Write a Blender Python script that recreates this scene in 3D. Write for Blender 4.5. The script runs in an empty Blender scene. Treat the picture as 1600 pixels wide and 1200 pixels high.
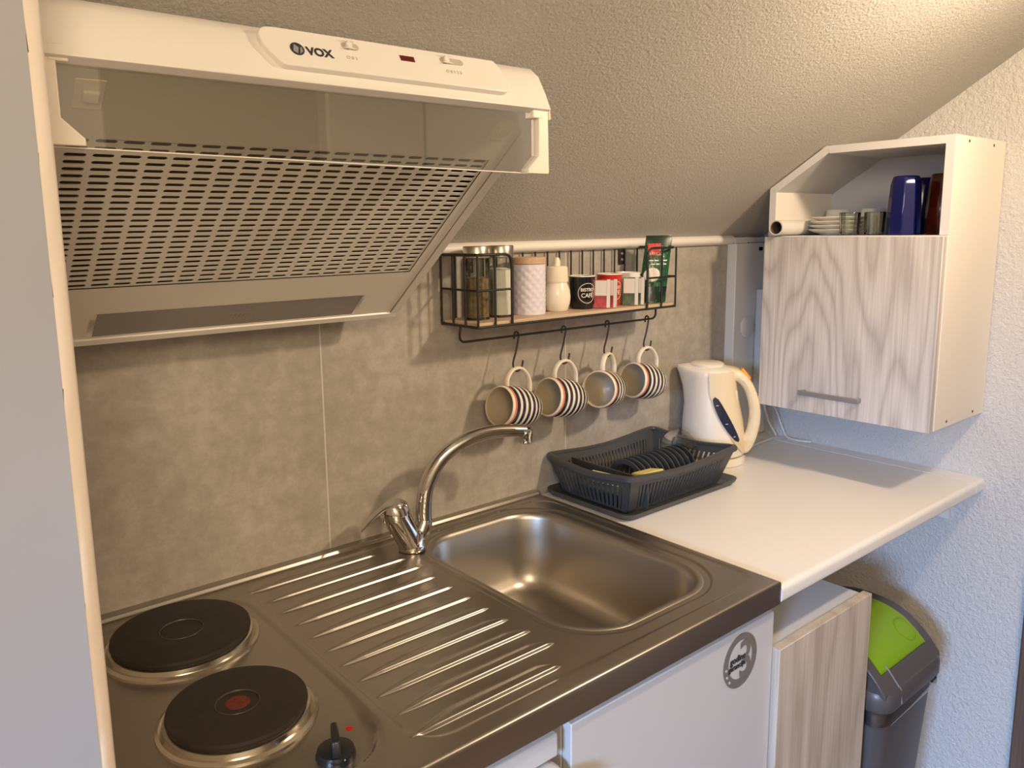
import bpy, math, random
import numpy as np
from mathutils import Vector, Matrix
random.seed(7)
PI = math.pi
R = math.radians
col = bpy.context.scene.collection
sc = bpy.context.scene

# ------------------------------------------------------------------ camera, world, light, exposure
cam_d = bpy.data.cameras.new('camera'); cam = bpy.data.objects.new('camera', cam_d); col.objects.link(cam)
CP = Vector((-1.1347, -1.2535, 1.4764)); YAW, PITCH, ROLL = -0.67903, 0.16084, -0.01512
fw = Vector((math.sin(-YAW)*math.cos(PITCH), math.cos(-YAW)*math.cos(PITCH), -math.sin(PITCH)))
rt = Vector((math.cos(-YAW), -math.sin(-YAW), 0)); up = rt.cross(fw)
r2 = rt*math.cos(ROLL)+up*math.sin(ROLL); u2 = -rt*math.sin(ROLL)+up*math.cos(ROLL)
m = Matrix((r2, u2, -fw)).transposed().to_4x4(); m.translation = CP
cam.matrix_world = m
cam_d.sensor_width = 36; cam_d.lens = 1235.397/1600*36
cam_d.shift_x = (800-765.8)/1600; cam_d.shift_y = (559.2-600)/1600
cam_d.clip_start = .02
sc.camera = cam

w = bpy.data.worlds.new('world'); sc.world = w; w.use_nodes = True
w.node_tree.nodes['Background'].inputs[0].default_value = (.45, .62, 1, 1)
w.node_tree.nodes['Background'].inputs[1].default_value = 1.0

def lamp(name, kind, loc, energy, color, **k):
    d = bpy.data.lights.new(name, kind); o = bpy.data.objects.new(name, d); col.objects.link(o)
    o.location = loc; d.energy = energy; d.color = color
    for a, b in k.items(): setattr(d, a, b)
    return o
kl = lamp('kitchen_lamp_light', 'AREA', (.31, -1.09, 1.90), 10.5, (1, .785, .545), shape='DISK', size=.10)
kl.rotation_euler = Vector((-.20, .80, -.30)).to_track_quat('-Z', 'Z').to_euler()
lamp('room_fill_light', 'POINT', (-1.45, -2.0, 1.95), 50, (1, .80, .565), shadow_soft_size=.22)  # added soft warm fill behind the camera, stands for no known lamp
wl = lamp('window_daylight', 'AREA', (-2.72, -1.66, 1.58), 10.5, (.33, .56, 1), shape='RECTANGLE', size=.36, size_y=.45, spread=R(50))
wl.rotation_euler = Vector((3.56, .98, -1.60)).to_track_quat('-Z', 'Z').to_euler()

vs = sc.view_settings
vs.view_transform = 'Standard'; vs.look = 'None'; vs.gamma = 1; vs.use_curve_mapping = False
vs.exposure = 0.08
sc.cycles.max_bounces = 10; sc.cycles.transparent_max_bounces = 16
sc.cycles.use_denoising = True

# ------------------------------------------------------------------ materials
def newmat(name):
    m = bpy.data.materials.new(name); m.use_nodes = True
    return m, m.node_tree, m.node_tree.nodes['Principled BSDF']
def mat(name, c, rough=.5, metal=0, var=0, vscale=20, bump=0, bscale=200, bdist=.001, coat=0, spec=.5, stretch=None):
    m, t, b = newmat(name)
    b.inputs['Base Color'].default_value = (*c, 1); b.inputs['Roughness'].default_value = rough
    b.inputs['Metallic'].default_value = metal; b.inputs['Specular IOR Level'].default_value = spec
    if coat: b.inputs['Coat Weight'].default_value = coat; b.inputs['Coat Roughness'].default_value = .05
    N = t.nodes.new; L = t.links.new
    tc = N('ShaderNodeTexCoord'); mp = N('ShaderNodeMapping'); L(tc.outputs['Object'], mp.inputs[0])
    if stretch: mp.inputs['Scale'].default_value = stretch
    if var:
        n = N('ShaderNodeTexNoise'); n.inputs['Scale'].default_value = vscale; n.inputs['Detail'].default_value = 6
        L(mp.outputs[0], n.inputs[0])
        cr = N('ShaderNodeValToRGB'); L(n.outputs[0], cr.inputs[0])
        cr.color_ramp.elements[0].position = .3; cr.color_ramp.elements[1].position = .7
        cr.color_ramp.elements[0].color = (*[x*(1-var) for x in c], 1)
        cr.color_ramp.elements[1].color = (*[min(1, x*(1+var)) for x in c], 1)
        L(cr.outputs[0], b.inputs['Base Color'])
    if bump:
        n = N('ShaderNodeTexNoise'); n.inputs['Scale'].default_value = bscale; n.inputs['Detail'].default_value = 3
        L(mp.outputs[0], n.inputs[0])
        bp = N('ShaderNodeBump'); bp.inputs['Strength'].default_value = bump; bp.inputs['Distance'].default_value = bdist
        L(n.outputs[0], bp.inputs['Height']); L(bp.outputs[0], b.inputs['Normal'])
    return m

def mat_plaster(name, c, scale, dist, strength=1, thr=(.35, .7)):
    m, t, b = newmat(name); N = t.nodes.new; L = t.links.new
    b.inputs['Base Color'].default_value = (*c, 1); b.inputs['Roughness'].default_value = .85
    b.inputs['Specular IOR Level'].default_value = .25
    tc = N('ShaderNodeTexCoord')
    n = N('ShaderNodeTexNoise'); n.inputs['Scale'].default_value = scale; n.inputs['Detail'].default_value = 6
    n.inputs['Roughness'].default_value = .68; n.inputs['Distortion'].default_value = .15
    L(tc.outputs['Object'], n.inputs[0])
    mr = N('ShaderNodeMapRange'); mr.inputs[1].default_value = thr[0]; mr.inputs[2].default_value = thr[1]
    mr.interpolation_type = 'LINEAR'
    L(n.outputs[0], mr.inputs[0])
    bp = N('ShaderNodeBump'); bp.inputs['Strength'].default_value = strength; bp.inputs['Distance'].default_value = dist
    L(mr.outputs[0], bp.inputs['Height']); L(bp.outputs[0], b.inputs['Normal'])
    return m

def mat_tile():
    m, t, b = newmat('concrete_tile'); N = t.nodes.new; L = t.links.new
    tc = N('ShaderNodeTexCoord'); sp = N('ShaderNodeSeparateXYZ'); L(tc.outputs['Object'], sp.inputs[0])
    n1 = N('ShaderNodeTexNoise'); n1.inputs['Scale'].default_value = 5; n1.inputs['Detail'].default_value = 9; n1.inputs['Roughness'].default_value = .65
    n2 = N('ShaderNodeTexNoise'); n2.inputs['Scale'].default_value = 34; n2.inputs['Detail'].default_value = 8; n2.inputs['Roughness'].default_value = .7
    for n in (n1, n2): L(tc.outputs['Object'], n.inputs[0])
    mx = N('ShaderNodeMix'); mx.inputs[0].default_value = .5
    L(n1.outputs[0], mx.inputs[2]); L(n2.outputs[0], mx.inputs[3])
    cr = N('ShaderNodeValToRGB'); L(mx.outputs[0], cr.inputs[0]); e = cr.color_ramp.elements
    e[0].position = .40; e[0].color = (.315, .285, .235, 1); e[1].position = .60; e[1].color = (.46, .42, .36, 1)
    k = e.new(.5); k.color = (.375, .34, .29, 1)
    # grout: every 0.5986 m starting from x = 0.0927
    a = N('ShaderNodeMath'); a.operation = 'SUBTRACT'; a.inputs[1].default_value = .0927-.5986*20; L(sp.outputs[0], a.inputs[0])
    md = N('ShaderNodeMath'); md.operation = 'MODULO'; md.inputs[1].default_value = .5986; L(a.outputs[0], md.inputs[0])
    lt = N('ShaderNodeMath'); lt.operation = 'LESS_THAN'; lt.inputs[1].default_value = .0028; L(md.outputs[0], lt.inputs[0])
    m2 = N('ShaderNodeMix'); m2.data_type = 'RGBA'; L(lt.outputs[0], m2.inputs[0]); L(cr.outputs[0], m2.inputs[6])
    m2.inputs[7].default_value = (.56, .53, .47, 1)
    L(m2.outputs[2], b.inputs['Base Color'])
    b.inputs['Roughness'].default_value = .5
    bp = N('ShaderNodeBump'); bp.inputs['Strength'].default_value = .6; bp.inputs['Distance'].default_value = .001
    iv = N('ShaderNodeMath'); iv.operation = 'SUBTRACT'; iv.inputs[0].default_value = 1; L(lt.outputs[0], iv.inputs[1])
    L(iv.outputs[0], bp.inputs['Height']); L(bp.outputs[0], b.inputs['Normal'])
    return m

def mat_wood(name, c1, c2, axis='Z', scale=14, dist=5, rough=.5):
    """grain running along the given axis"""
    m, t, b = newmat(name); N = t.nodes.new; L = t.links.new
    tc = N('ShaderNodeTexCoord'); mp = N('ShaderNodeMapping'); L(tc.outputs['Object'], mp.inputs[0])
    s = {'X': (.13, 1, 1), 'Y': (1, .13, 1), 'Z': (1, 1, .13)}[axis]
    mp.inputs['Scale'].default_value = s
    n0 = N('ShaderNodeTexNoise'); n0.inputs['Scale'].default_value = 7; n0.inputs['Detail'].default_value = 1.5
    L(mp.outputs[0], n0.inputs[0])
    mu = N('ShaderNodeMath'); mu.operation = 'MULTIPLY'; mu.inputs[1].default_value = scale*1.7; L(n0.outputs[0], mu.inputs[0])
    sn = N('ShaderNodeMath'); sn.operation = 'PINGPONG'; sn.inputs[1].default_value = 1; L(mu.outputs[0], sn.inputs[0])
    pw = N('ShaderNodeMath'); pw.operation = 'POWER'; pw.inputs[1].default_value = 2.2; L(sn.outputs[0], pw.inputs[0])
    n = N('ShaderNodeTexNoise'); n.inputs['Scale'].default_value = 190; n.inputs['Detail'].default_value = 5; n.inputs['Roughness'].default_value = .7
    mp2 = N('ShaderNodeMapping'); L(tc.outputs['Object'], mp2.inputs[0]); mp2.inputs['Scale'].default_value = tuple(x if x == 1 else .025 for x in s)
    L(mp2.outputs[0], n.inputs[0])
    mx = N('ShaderNodeMix'); mx.inputs[0].default_value = .74; L(pw.outputs[0], mx.inputs[2]); L(n.outputs[0], mx.inputs[3])
    cr = N('ShaderNodeValToRGB'); L(mx.outputs[0], cr.inputs[0]); e = cr.color_ramp.elements
    e[0].position = .25; e[0].color = (*c2, 1); e[1].position = .66; e[1].color = (*c1, 1)
    L(cr.outputs[0], b.inputs['Base Color']); b.inputs['Roughness'].default_value = rough
    return m

def mat_steel(name, c, rough, axis=None, bump=.12):
    m, t, b = newmat(name); N = t.nodes.new; L = t.links.new
    b.inputs['Base Color'].default_value = (*c, 1); b.inputs['Metallic'].default_value = 1
    tc = N('ShaderNodeTexCoord'); mp = N('ShaderNodeMapping'); L(tc.outputs['Object'], mp.inputs[0])
    mp.inputs['Scale'].default_value = {None: (1, 1, 1), 'X': (.02, 1, 1), 'Y': (1, .02, 1)}[axis]
    n = N('ShaderNodeTexNoise'); n.inputs['Scale'].default_value = 350; n.inputs['Detail'].default_value = 3
    L(mp.outputs[0], n.inputs[0])
    mr = N('ShaderNodeMapRange'); mr.inputs[3].default_value = rough*.8; mr.inputs[4].default_value = rough*1.3
    L(n.outputs[0], mr.inputs[0]); L(mr.outputs[0], b.inputs['Roughness'])
    if bump:
        bp = N('ShaderNodeBump'); bp.inputs['Strength'].default_value = bump; bp.inputs['Distance'].default_value = .0002
        L(n.outputs[0], bp.inputs['Height']); L(bp.outputs[0], b.inputs['Normal'])
    return m

def mat_glass(name, tint=(1, 1, 1), ior=1.45, add=0):
    """thin clear sheet: transparent body with a Fresnel reflection"""
    m = bpy.data.materials.new(name); m.use_nodes = True; t = m.node_tree; t.nodes.clear(); N = t.nodes.new; L = t.links.new
    o = N('ShaderNodeOutputMaterial'); tr = N('ShaderNodeBsdfTransparent'); tr.inputs[0].default_value = (*tint, 1)
    g = N('ShaderNodeBsdfGlossy'); g.inputs['Roughness'].default_value = .02
    f = N('ShaderNodeFresnel'); f.inputs[0].default_value = ior; mx = N('ShaderNodeMixShader')
    ad = N('ShaderNodeMath'); ad.inputs[1].default_value = add; L(f.outputs[0], ad.inputs[0])
    L(ad.outputs[0], mx.inputs[0]); L(tr.outputs[0], mx.inputs[1]); L(g.outputs[0], mx.inputs[2]); L(mx.outputs[0], o.inputs[0])
    return m

def mat_mug():
    """cream glaze with navy bands and an orange line under the lip; local z runs from the lip (0) to the base"""
    m, t, b = newmat('striped_mug_glaze'); N = t.nodes.new; L = t.links.new
    tc = N('ShaderNodeTexCoord'); sp = N('ShaderNodeSeparateXYZ'); L(tc.outputs['Object'], sp.inputs[0])
    cr = N('ShaderNodeValToRGB'); cr.color_ramp.interpolation = 'CONSTANT'
    mr = N('ShaderNodeMapRange'); mr.inputs[1].default_value = 0; mr.inputs[2].default_value = .1
    L(sp.outputs[2], mr.inputs[0]); L(mr.outputs[0], cr.inputs[0])
    cream = (.80, .72, .58, 1); navy = (.020, .022, .045, 1); e = cr.color_ramp.elements
    e[0].position = 0; e[0].color = cream; e[1].position = .045; e[1].color = (.62, .20, .09, 1)
    p = .095
    for i in range(6):
        k = e.new(p); k.color = navy; k = e.new(p+.085); k.color = cream; p += .155
    L(cr.outputs[0], b.inputs['Base Color']); b.inputs['Roughness'].default_value = .2
    return m

M = {}
M['ceil'] = mat_plaster('rough_ceiling_plaster', (.88, .83, .75), 185, .0090, 1, (.32, .72))
M['wallp'] = mat_plaster('orange_peel_wall_plaster', (.78, .755, .72), 110, .0042, .9, (.32, .74))
M['plain'] = mat('painted_wall', (.74, .70, .64), .8, var=.03, vscale=3)
M['jamb'] = mat('painted_partition', (.35, .36, .385), .7, var=.05, vscale=4, bump=.2, bscale=30, bdist=.002)
M['bead'] = mat('lamplit_corner_cream', (.80, .70, .60), .6, bump=.3, bscale=60, bdist=.001)  # warm lamplight on the partition's chamfer, put into its base colour
M['tile'] = mat_tile()
M['floor'] = mat_wood('floor_wood', (.22, .14, .09), (.32, .22, .14), 'X')
M['steel'] = mat_steel('brushed_steel', (.43, .395, .345), .30, 'X')
M['bowl'] = mat('satin_steel', (.47, .43, .37), .36, 1)
M['chrome'] = mat('chrome', (.62, .60, .57), .06, 1)
M['iron'] = mat('cast_iron', (.020, .014, .010), .62, 0, var=.2, vscale=60, bump=.3, bscale=500, bdist=.0004)
M['ironring'] = mat('plate_chrome_ring', (.60, .55, .46), .22, 1)
M['red'] = mat('red_dot', (.13, .018, .008), .6, var=.4, vscale=200)
M['redled'] = mat('red_lens', (.5, .01, .01), .15)
M['black'] = mat('black_plastic', (.012, .012, .012), .28)
M['wire'] = mat('black_wire', (.012, .010, .010), .45)
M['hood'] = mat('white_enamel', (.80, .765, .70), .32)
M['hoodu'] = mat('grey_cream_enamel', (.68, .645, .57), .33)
M['cream'] = mat('cream_plastic', (.82, .74, .62), .4)
M['dark'] = mat('dark_cavity', (.11, .085, .05), .8)
M['lens'] = mat('light_lens', (.22, .20, .19), .12, coat=.6)
M['visor'] = mat_glass('visor_glass', (.90, .91, .88), 1.5, .09)
M['glass'] = mat_glass('clear_glass', (.93, .95, .93), 1.5, .03)
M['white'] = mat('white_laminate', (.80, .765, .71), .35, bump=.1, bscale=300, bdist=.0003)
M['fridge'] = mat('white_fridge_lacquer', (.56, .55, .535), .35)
M['whiteg'] = mat('grey_white_laminate', (.60, .60, .60), .45)
M['edge'] = mat('pale_grey_edging', (.70, .68, .67), .5)
M['panel'] = mat('lamplit_side_panel', (.80, .74, .65), .5)  # cream tint of the lamplight is mixed into the panel colour
M['ash'] = mat_wood('pale_ash', (.44, .395, .365), (.70, .65, .61), 'Z', 20)
M['ash2'] = mat_wood('warm_ash', (.42, .345, .265), (.62, .535, .44), 'Z', 9)
M['shelfw'] = mat_wood('shelf_wood', (.50, .36, .24), (.68, .52, .36), 'X', 3)
M['lidw'] = mat_wood('lid_wood', (.45, .27, .16), (.62, .42, .27), 'X', 3)
M['handle'] = mat('grey_metal', (.27, .265, .26), .4, .3)
M['rack'] = mat('dark_grey_plastic', (.055, .057, .057), .42)
M['mug'] = mat_mug()
M['mugin'] = mat('shaded_cream_glaze', (.62, .52, .36), .3)  # the mug's cream darkened, shade of the inside painted in
M['kbody'] = mat('kettle_cream_white', (.80, .73, .62), .35)
M['kgrip'] = mat('kettle_cream', (.74, .62, .42), .35)
M['navy'] = mat('navy_gauge', (.020, .022, .05), .25)
M['orange'] = mat('orange_plastic', (.75, .32, .02), .35)
M['mark'] = mat('pale_mark', (.65, .65, .70), .5)
M['lav'] = mat('lilac_ceramic', (.70, .66, .74), .35)
M['creamer'] = mat('ivory_plastic', (.80, .72, .55), .35)
M['creamerb'] = mat('ivory_glass', (.80, .74, .60), .18)
M['spice'] = mat('brown_spice', (.22, .15, .06), .9, var=.5, vscale=90)
M['sugar'] = mat('sugar_grain', (.82, .78, .70), .9)
M['jarlid'] = mat('brushed_lid', (.55, .50, .42), .3, 1)
M['blackc'] = mat('black_glaze', (.010, .010, .012), .15)
M['redc'] = mat('red_glaze', (.50, .03, .02), .25)
M['whitec'] = mat('white_glaze', (.80, .76, .68), .25)
M['paper'] = mat('pale_print', (.72, .66, .58), .6)
M['ink'] = mat('dark_ink', (.03, .03, .03), .6)
M['redbox'] = mat('red_packet', (.45, .05, .04), .5, var=.5, vscale=60)
M['greenbox'] = mat('green_packet', (.10, .12, .05), .5, var=.6, vscale=60)
M['bag'] = mat('green_foil', (.008, .085, .035), .25, bump=.5, bscale=40, bdist=.004)
M['bagd'] = mat('dark_green_foil', (.004, .018, .012), .25)
M['bagr'] = mat('red_print', (.60, .03, .02), .4)
M['sponge'] = mat('yellow_sponge', (.75, .62, .20), .95, bump=.6, bscale=500, bdist=.001)
M['cloth'] = mat('lime_cloth', (.62, .68, .28), .9)
M['binb'] = mat('bin_grey', (.085, .078, .075), .35)
M['lime'] = mat('lime_plastic', (.21, .37, .008), .38)
M['liner'] = mat_glass('bin_liner', (.70, .70, .72), 1.5, .10)
M['ridge'] = mat('grey_ridge', (.20, .19, .19), .4)
M['badge'] = mat('grey_sticker', (.17, .155, .14), .45)
M['logo'] = mat('logo_dark', (.03, .035, .045), .4)
M['logol'] = mat('logo_silver', (.5, .5, .5), .3, .6)
M['ringm'] = mat('dull_ring', (.10, .085, .065), .4, .5)
M['pilot'] = mat('dark_red_lens', (.11, .008, .006), .2)
M['faint'] = mat('faint_print', (.50, .44, .37), .6)
M['shade'] = mat('recess_brown', (.28, .23, .18), .7)
M['plastic'] = mat('white_plastic', (.72, .70, .66), .4)
M['brown'] = mat_wood('brown_door_wood', (.10, .06, .045), (.17, .11, .08), 'Z', 4)
M['bluev'] = mat('cobalt_glass', (.001, .004, .075), .12, coat=0)
M['redv'] = mat('amber_red_glass', (.085, .012, .004), .12, coat=0, var=.6, vscale=25)
M['kraft'] = mat('roll_paper', (.70, .66, .62), .6)
M['tubein'] = mat('tube_inside', (.10, .06, .04), .8)

# ------------------------------------------------------------------ mesh helpers (world coordinates; an object's origin is its parent's place)
class MB:
    def __init__(s): s.v = []; s.f = []
    def add(s, v, f):
        o = len(s.v); s.v += [tuple(x) for x in v]; s.f += [tuple(i+o for i in q) for q in f]; return s
    def box(s, a, b, T=None):
        x0, y0, z0 = [min(p, q) for p, q in zip(a, b)]; x1, y1, z1 = [max(p, q) for p, q in zip(a, b)]
        v = [(x0,y0,z0),(x1,y0,z0),(x1,y1,z0),(x0,y1,z0),(x0,y0,z1),(x1,y0,z1),(x1,y1,z1),(x0,y1,z1)]
        if T: v = [T @ Vector(p) for p in v]
        return s.add(v, [(0,3,2,1),(4,5,6,7),(0,1,5,4),(1,2,6,5),(2,3,7,6),(3,0,4,7)])
    def prism(s, pts, d, T=None):
        """closed polygon pts (3D) pushed along vector d"""
        n = len(pts); d = Vector(d); v = [Vector(p) for p in pts]+[Vector(p)+d for p in pts]
        if T: v = [T @ p for p in v]
        f = [tuple(range(n))[::-1], tuple(range(n, 2*n))]+[(i, (i+1) % n, n+(i+1) % n, n+i) for i in range(n)]
        return s.add(v, f)
    def lathe(s, prof, c=(0,0,0), T=None, seg=40, sx=1, sy=1, caps=True):
        """prof = [(r,z)...]"""
        v = []; f = []; n = len(prof)
        for r, z in prof:
            for k in range(seg):
                a = 2*PI*k/seg; v.append(Vector((c[0]+r*math.cos(a)*sx, c[1]+r*math.sin(a)*sy, c[2]+z)))
        if T: v = [T @ p for p in v]
        for i in range(n-1):
            for k in range(seg):
                f.append((i*seg+k, i*seg+(k+1) % seg, (i+1)*seg+(k+1) % seg, (i+1)*seg+k))
        if caps: f.append(tuple(range(seg))[::-1]); f.append(tuple((n-1)*seg+k for k in range(seg)))
        return s.add(v, f)
    def tube(s, pts, r, seg=8, closed=False):
        P = [Vector(p) for p in pts]; n = len(P); rr = r if isinstance(r, (list, tuple)) else [r]*n
        tang = []
        for i in range(n):
            a = P[(i-1) % n] if closed or i else P[i]; b = P[(i+1) % n] if closed or i < n-1 else P[i]
            tang.append((b-a).normalized())
        ref = Vector((0,0,1)) if abs(tang[0].z) < .9 else Vector((1,0,0))
        nrm = (ref-tang[0]*ref.dot(tang[0])).normalized(); v = []; f = []
        for i in range(n):
            nrm = (nrm-tang[i]*nrm.dot(tang[i])).normalized(); bn = tang[i].cross(nrm)
            for k in range(seg):
                a = 2*PI*k/seg; v.append(P[i]+(nrm*math.cos(a)+bn*math.sin(a))*rr[i])
        m_ = n if closed else n-1
        for i in range(m_):
            j = (i+1) % n
            for k in range(seg): f.append((i*seg+k, i*seg+(k+1) % seg, j*seg+(k+1) % seg, j*seg+k))
        if not closed: f.append(tuple(range(seg))[::-1]); f.append(tuple((n-1)*seg+k for k in range(seg)))
        return s.add(v, f)
    def build(s, name, m, parent=None, bevel=0, smooth=True, ang=35, bseg=2):
        o0 = Vector(parent.get('_w', (0,0,0))) if parent else Vector((0,0,0))
        me = bpy.data.meshes.new(name); me.from_pydata([tuple(Vector(p)-o0) for p in s.v], [], s.f); me.update()
        return finish(name, me, m, parent, bevel, smooth, ang, bseg)
def finish(name, me, m, parent=None, bevel=0, smooth=True, ang=35, bseg=2):
    if m: me.materials.clear(); me.materials.append(m)
    if smooth:
        me.polygons.foreach_set('use_smooth', [True]*len(me.polygons)); me.set_sharp_from_angle(angle=R(ang))
    o = bpy.data.objects.new(name, me); col.objects.link(o)
    if parent:
        o.parent = parent; o['_w'] = parent.get('_w', (0,0,0))
    else: o['_w'] = (0.,0.,0.)
    if bevel:
        b = o.modifiers.new('bevel', 'BEVEL'); b.width = bevel; b.segments = bseg; b.limit_method = 'ANGLE'; b.angle_limit = R(40)
        b.harden_normals = False
    return o
def fillet(pts, r, n=6, closed=False):
    P = [Vector(p) for p in pts]; out = []; N = len(P)
    for i in range(N):
        if not closed and i in (0, N-1): out.append(P[i]); continue
        a, b, c = P[i-1], P[i], P[(i+1) % N]
        d1 = (a-b); d2 = (c-b); rr = min(r, d1.length*.48, d2.length*.48)
        p0 = b+d1.normalized()*rr; p1 = b+d2.normalized()*rr
        for k in range(n+1):
            t = k/n; out.append(p0*(1-t)**2+b*2*t*(1-t)+p1*t*t)
    return out
def smoothpath(pts, n=8):
    """Catmull-Rom through the points"""
    P = [Vector(p) for p in pts]; P = [P[0]*2-P[1]]+P+[P[-1]*2-P[-2]]; out = []
    for i in range(1, len(P)-2):
        for k in range(n):
            t = k/n
            out.append(.5*((2*P[i])+(P[i+1]-P[i-1])*t+(2*P[i-1]-5*P[i]+4*P[i+1]-P[i+2])*t*t+(3*P[i]-P[i-1]-3*P[i+1]+P[i+2])*t**3))
    out.append(P[-2]); return out
def flat(name, loops, T, m, parent=None, depth=.002, bev=0, cyclic=True, res=4):
    """2D outline loops (with holes) -> solid, placed by matrix T (world)"""
    cu = bpy.data.curves.new(name, 'CURVE'); cu.dimensions = '2D'; cu.fill_mode = 'BOTH'
    cu.extrude = max(depth/2-bev, 1e-5); cu.bevel_depth = bev; cu.bevel_resolution = 2; cu.offset = -bev
    for lp in loops:
        sp = cu.splines.new('POLY'); sp.points.add(len(lp)-1); sp.use_cyclic_u = True
        for i, p in enumerate(lp): sp.points[i].co = (p[0], p[1], 0, 1)
    return curve_mesh(name, cu, T, m, parent)
def curve_mesh(name, cu, T, m, parent, wrap=None):
    tmp = bpy.data.objects.new('tmp', cu); col.objects.link(tmp)
    dg = bpy.context.evaluated_depsgraph_get(); dg.update()
    me = bpy.data.meshes.new_from_object(tmp.evaluated_get(dg)); bpy.data.objects.remove(tmp)
    o0 = Vector(parent.get('_w', (0,0,0))) if parent else Vector((0,0,0))
    for v in me.vertices:
        p = wrap(v.co) if wrap else v.co
        v.co = (T @ p)-o0
    me.name = name
    return finish(name, me, m, parent, 0, True, 30)
def text(name, s, size, T, m, parent, wrap=None, align='CENTER', ext=.0004, bold=0, sx=1):
    cu = bpy.data.curves.new(name, 'FONT'); cu.body = s; cu.size = size; cu.align_x = align; cu.align_y = 'CENTER'
    cu.extrude = ext; cu.offset = bold; cu.resolution_u = 4
    if sx != 1: T = T @ Matrix.Diagonal((sx, 1, 1, 1))
    return curve_mesh(name, cu, T, m, parent, wrap)
def frame(o, x, y):
    """matrix with origin o and in-plane axes x, y"""
    x = Vector(x).normalized(); y = Vector(y); y = (y-x*y.dot(x)).normalized(); z = x.cross(y)
    m = Matrix((x, y, z)).transposed().to_4x4(); m.translation = Vector(o); return m
def tag(o, label, cat, group=None):
    o['label'] = label; o['category'] = cat
    if group: o['group'] = group
    return o
def thing(name, label, cat, loc, group=None):
    o = bpy.data.objects.new(name, None); col.objects.link(o); o.location = loc; o['_w'] = tuple(float(x) for x in loc)
    o.empty_display_size = .05
    return tag(o, label, cat, group)
def struct(o): o['kind'] = 'structure'; return o
def copy_tree(o, parent=None):
    c = o.copy(); col.objects.link(c)
    if parent: c.parent = parent
    for ch in list(o.children): copy_tree(ch, c)
    return c
def circ(cx, cy, r, n=40, sy=1): return [(cx+r*math.cos(2*PI*k/n), cy+r*sy*math.sin(2*PI*k/n)) for k in range(n)]
def slot(cx, cy, L, h, n=5):
    r = h/2; a = L/2-r
    return [(cx+a+r*math.sin(PI*k/n), cy-r*math.cos(PI*k/n)) for k in range(n+1)]+[(cx-a-r*math.sin(PI*k/n), cy+r*math.cos(PI*k/n)) for k in range(n+1)]

# ------------------------------------------------------------------ the room
E = .86; SL = .655; CZ = 1.446       # end wall x, slope of the ceiling, its height at the tiled wall
XL, YF, ZC = -2.8, -2.6, 2.30
ys = -(ZC-CZ)/SL
struct(MB().box((XL, YF, -.05), (E+.1, .1, 0)).build('floor', M['floor'], smooth=False))
struct(MB().box((XL, 0, 0), (E, .08, 1.6)).build('wall_back', M['tile'], smooth=False))
struct(MB().box((E, YF, 0), (E+.1, .1, 2.5)).build('wall_right', M['wallp'], smooth=False))
cb = MB()
cb.prism([(XL, 0.06, CZ-SL*.06), (XL, ys, ZC), (XL, YF, ZC), (XL, YF, ZC+.1), (XL, ys, ZC+.1), (XL, .06, CZ+.1)], (E+.06-XL, 0, 0))
struct(cb.build('ceiling', M['ceil'], smooth=False))
struct(MB().box((XL-.1, YF-.1, 0), (E+.1, YF, 2.4)).build('wall_front', M['plain'], smooth=False))
wb = MB(); wy0, wy1, wz0, wz1 = -2.15, -1.25, 1.0, 2.05
wb.box((XL-.1, YF, 0), (XL, 0, wz0)).box((XL-.1, YF, wz1), (XL, 0, 2.4)).box((XL-.1, YF, wz0), (XL, wy0, wz1)).box((XL-.1, wy1, wz0), (XL, 0, wz1))
struct(wb.build('wall_left', M['plain'], smooth=False))
wn = MB()
for a, b in (((wy0, wz0), (wy1, wz0+.06)), ((wy0, wz1-.06), (wy1, wz1)), ((wy0, wz0), (wy0+.06, wz1)), ((wy1-.06, wz0), (wy1, wz1)), (((wy0+wy1)/2-.03, wz0), ((wy0+wy1)/2+.03, wz1))):
    wn.box((XL-.07, a[0], a[1]), (XL-.02, b[0], b[1]))
wo = struct(wn.build('window_1', M['plastic'], bevel=.004))
MB().box((XL-.05, wy0+.05, wz0+.05), (XL-.045, wy1-.05, wz1-.05)).build('window_pane', M['glass'], wo, smooth=False)
# partition that closes the niche on the left (its end faces the room)
PX, PY = -1.010, -.620; ch = .0125
pt = MB().prism([(XL+.02, PY, 0), (PX-ch, PY, 0), (PX-ch, .0, 0), (XL+.02, .0, 0)], (0, 0, 2.0))
struct(pt.build('wall_partition', M['jamb'], smooth=False))
pb = MB()
nz = 60; prof = []
for k in range(nz+1):
    z = 2.0*k/nz; j = .0012*math.sin(z*37)+.0008*math.sin(z*83+1)
    prof.append([(PX-ch+j*.6, PY+.0004, z), (PX-ch*.25, PY+ch*.35+j, z), (PX, PY+ch, z), (PX, -.001, z), (PX-ch, -.001, z), (PX-ch, PY+.0006, z)])
v = [p for q in prof for p in q]; f = []
for k in range(nz):
    for i in range(6): f.append((k*6+i, k*6+(i+1) % 6, (k+1)*6+(i+1) % 6, (k+1)*6+i))
pb.add(v, f); struct(pb.build('trim_1', M['bead'], ang=60))
# white rail along the top of the tiles
tr = MB(); n = 14; prof2 = [(0, -.013)]+[(-.020*math.sin(PI*k/n), -.013*math.cos(PI*k/n)) for k in range(n+1)]
tr.prism([(-1.0, y, 1.440+z) for y, z in prof2[1:]], (1.70, 0, 0))
struct(tr.build('trim_2', M['white'], ang=50))
# boxed pipe casing in the corner
struct(MB().box((.692, -.030, .893), (E-.001, -.001, 1.430)).build('trim_3', M['plastic'], bevel=.002))
struct(MB().box((.700, -.020, 1.4305), (E-.001, -.001, 1.446)).build('trim_4', M['plastic'], bevel=.002))
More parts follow.
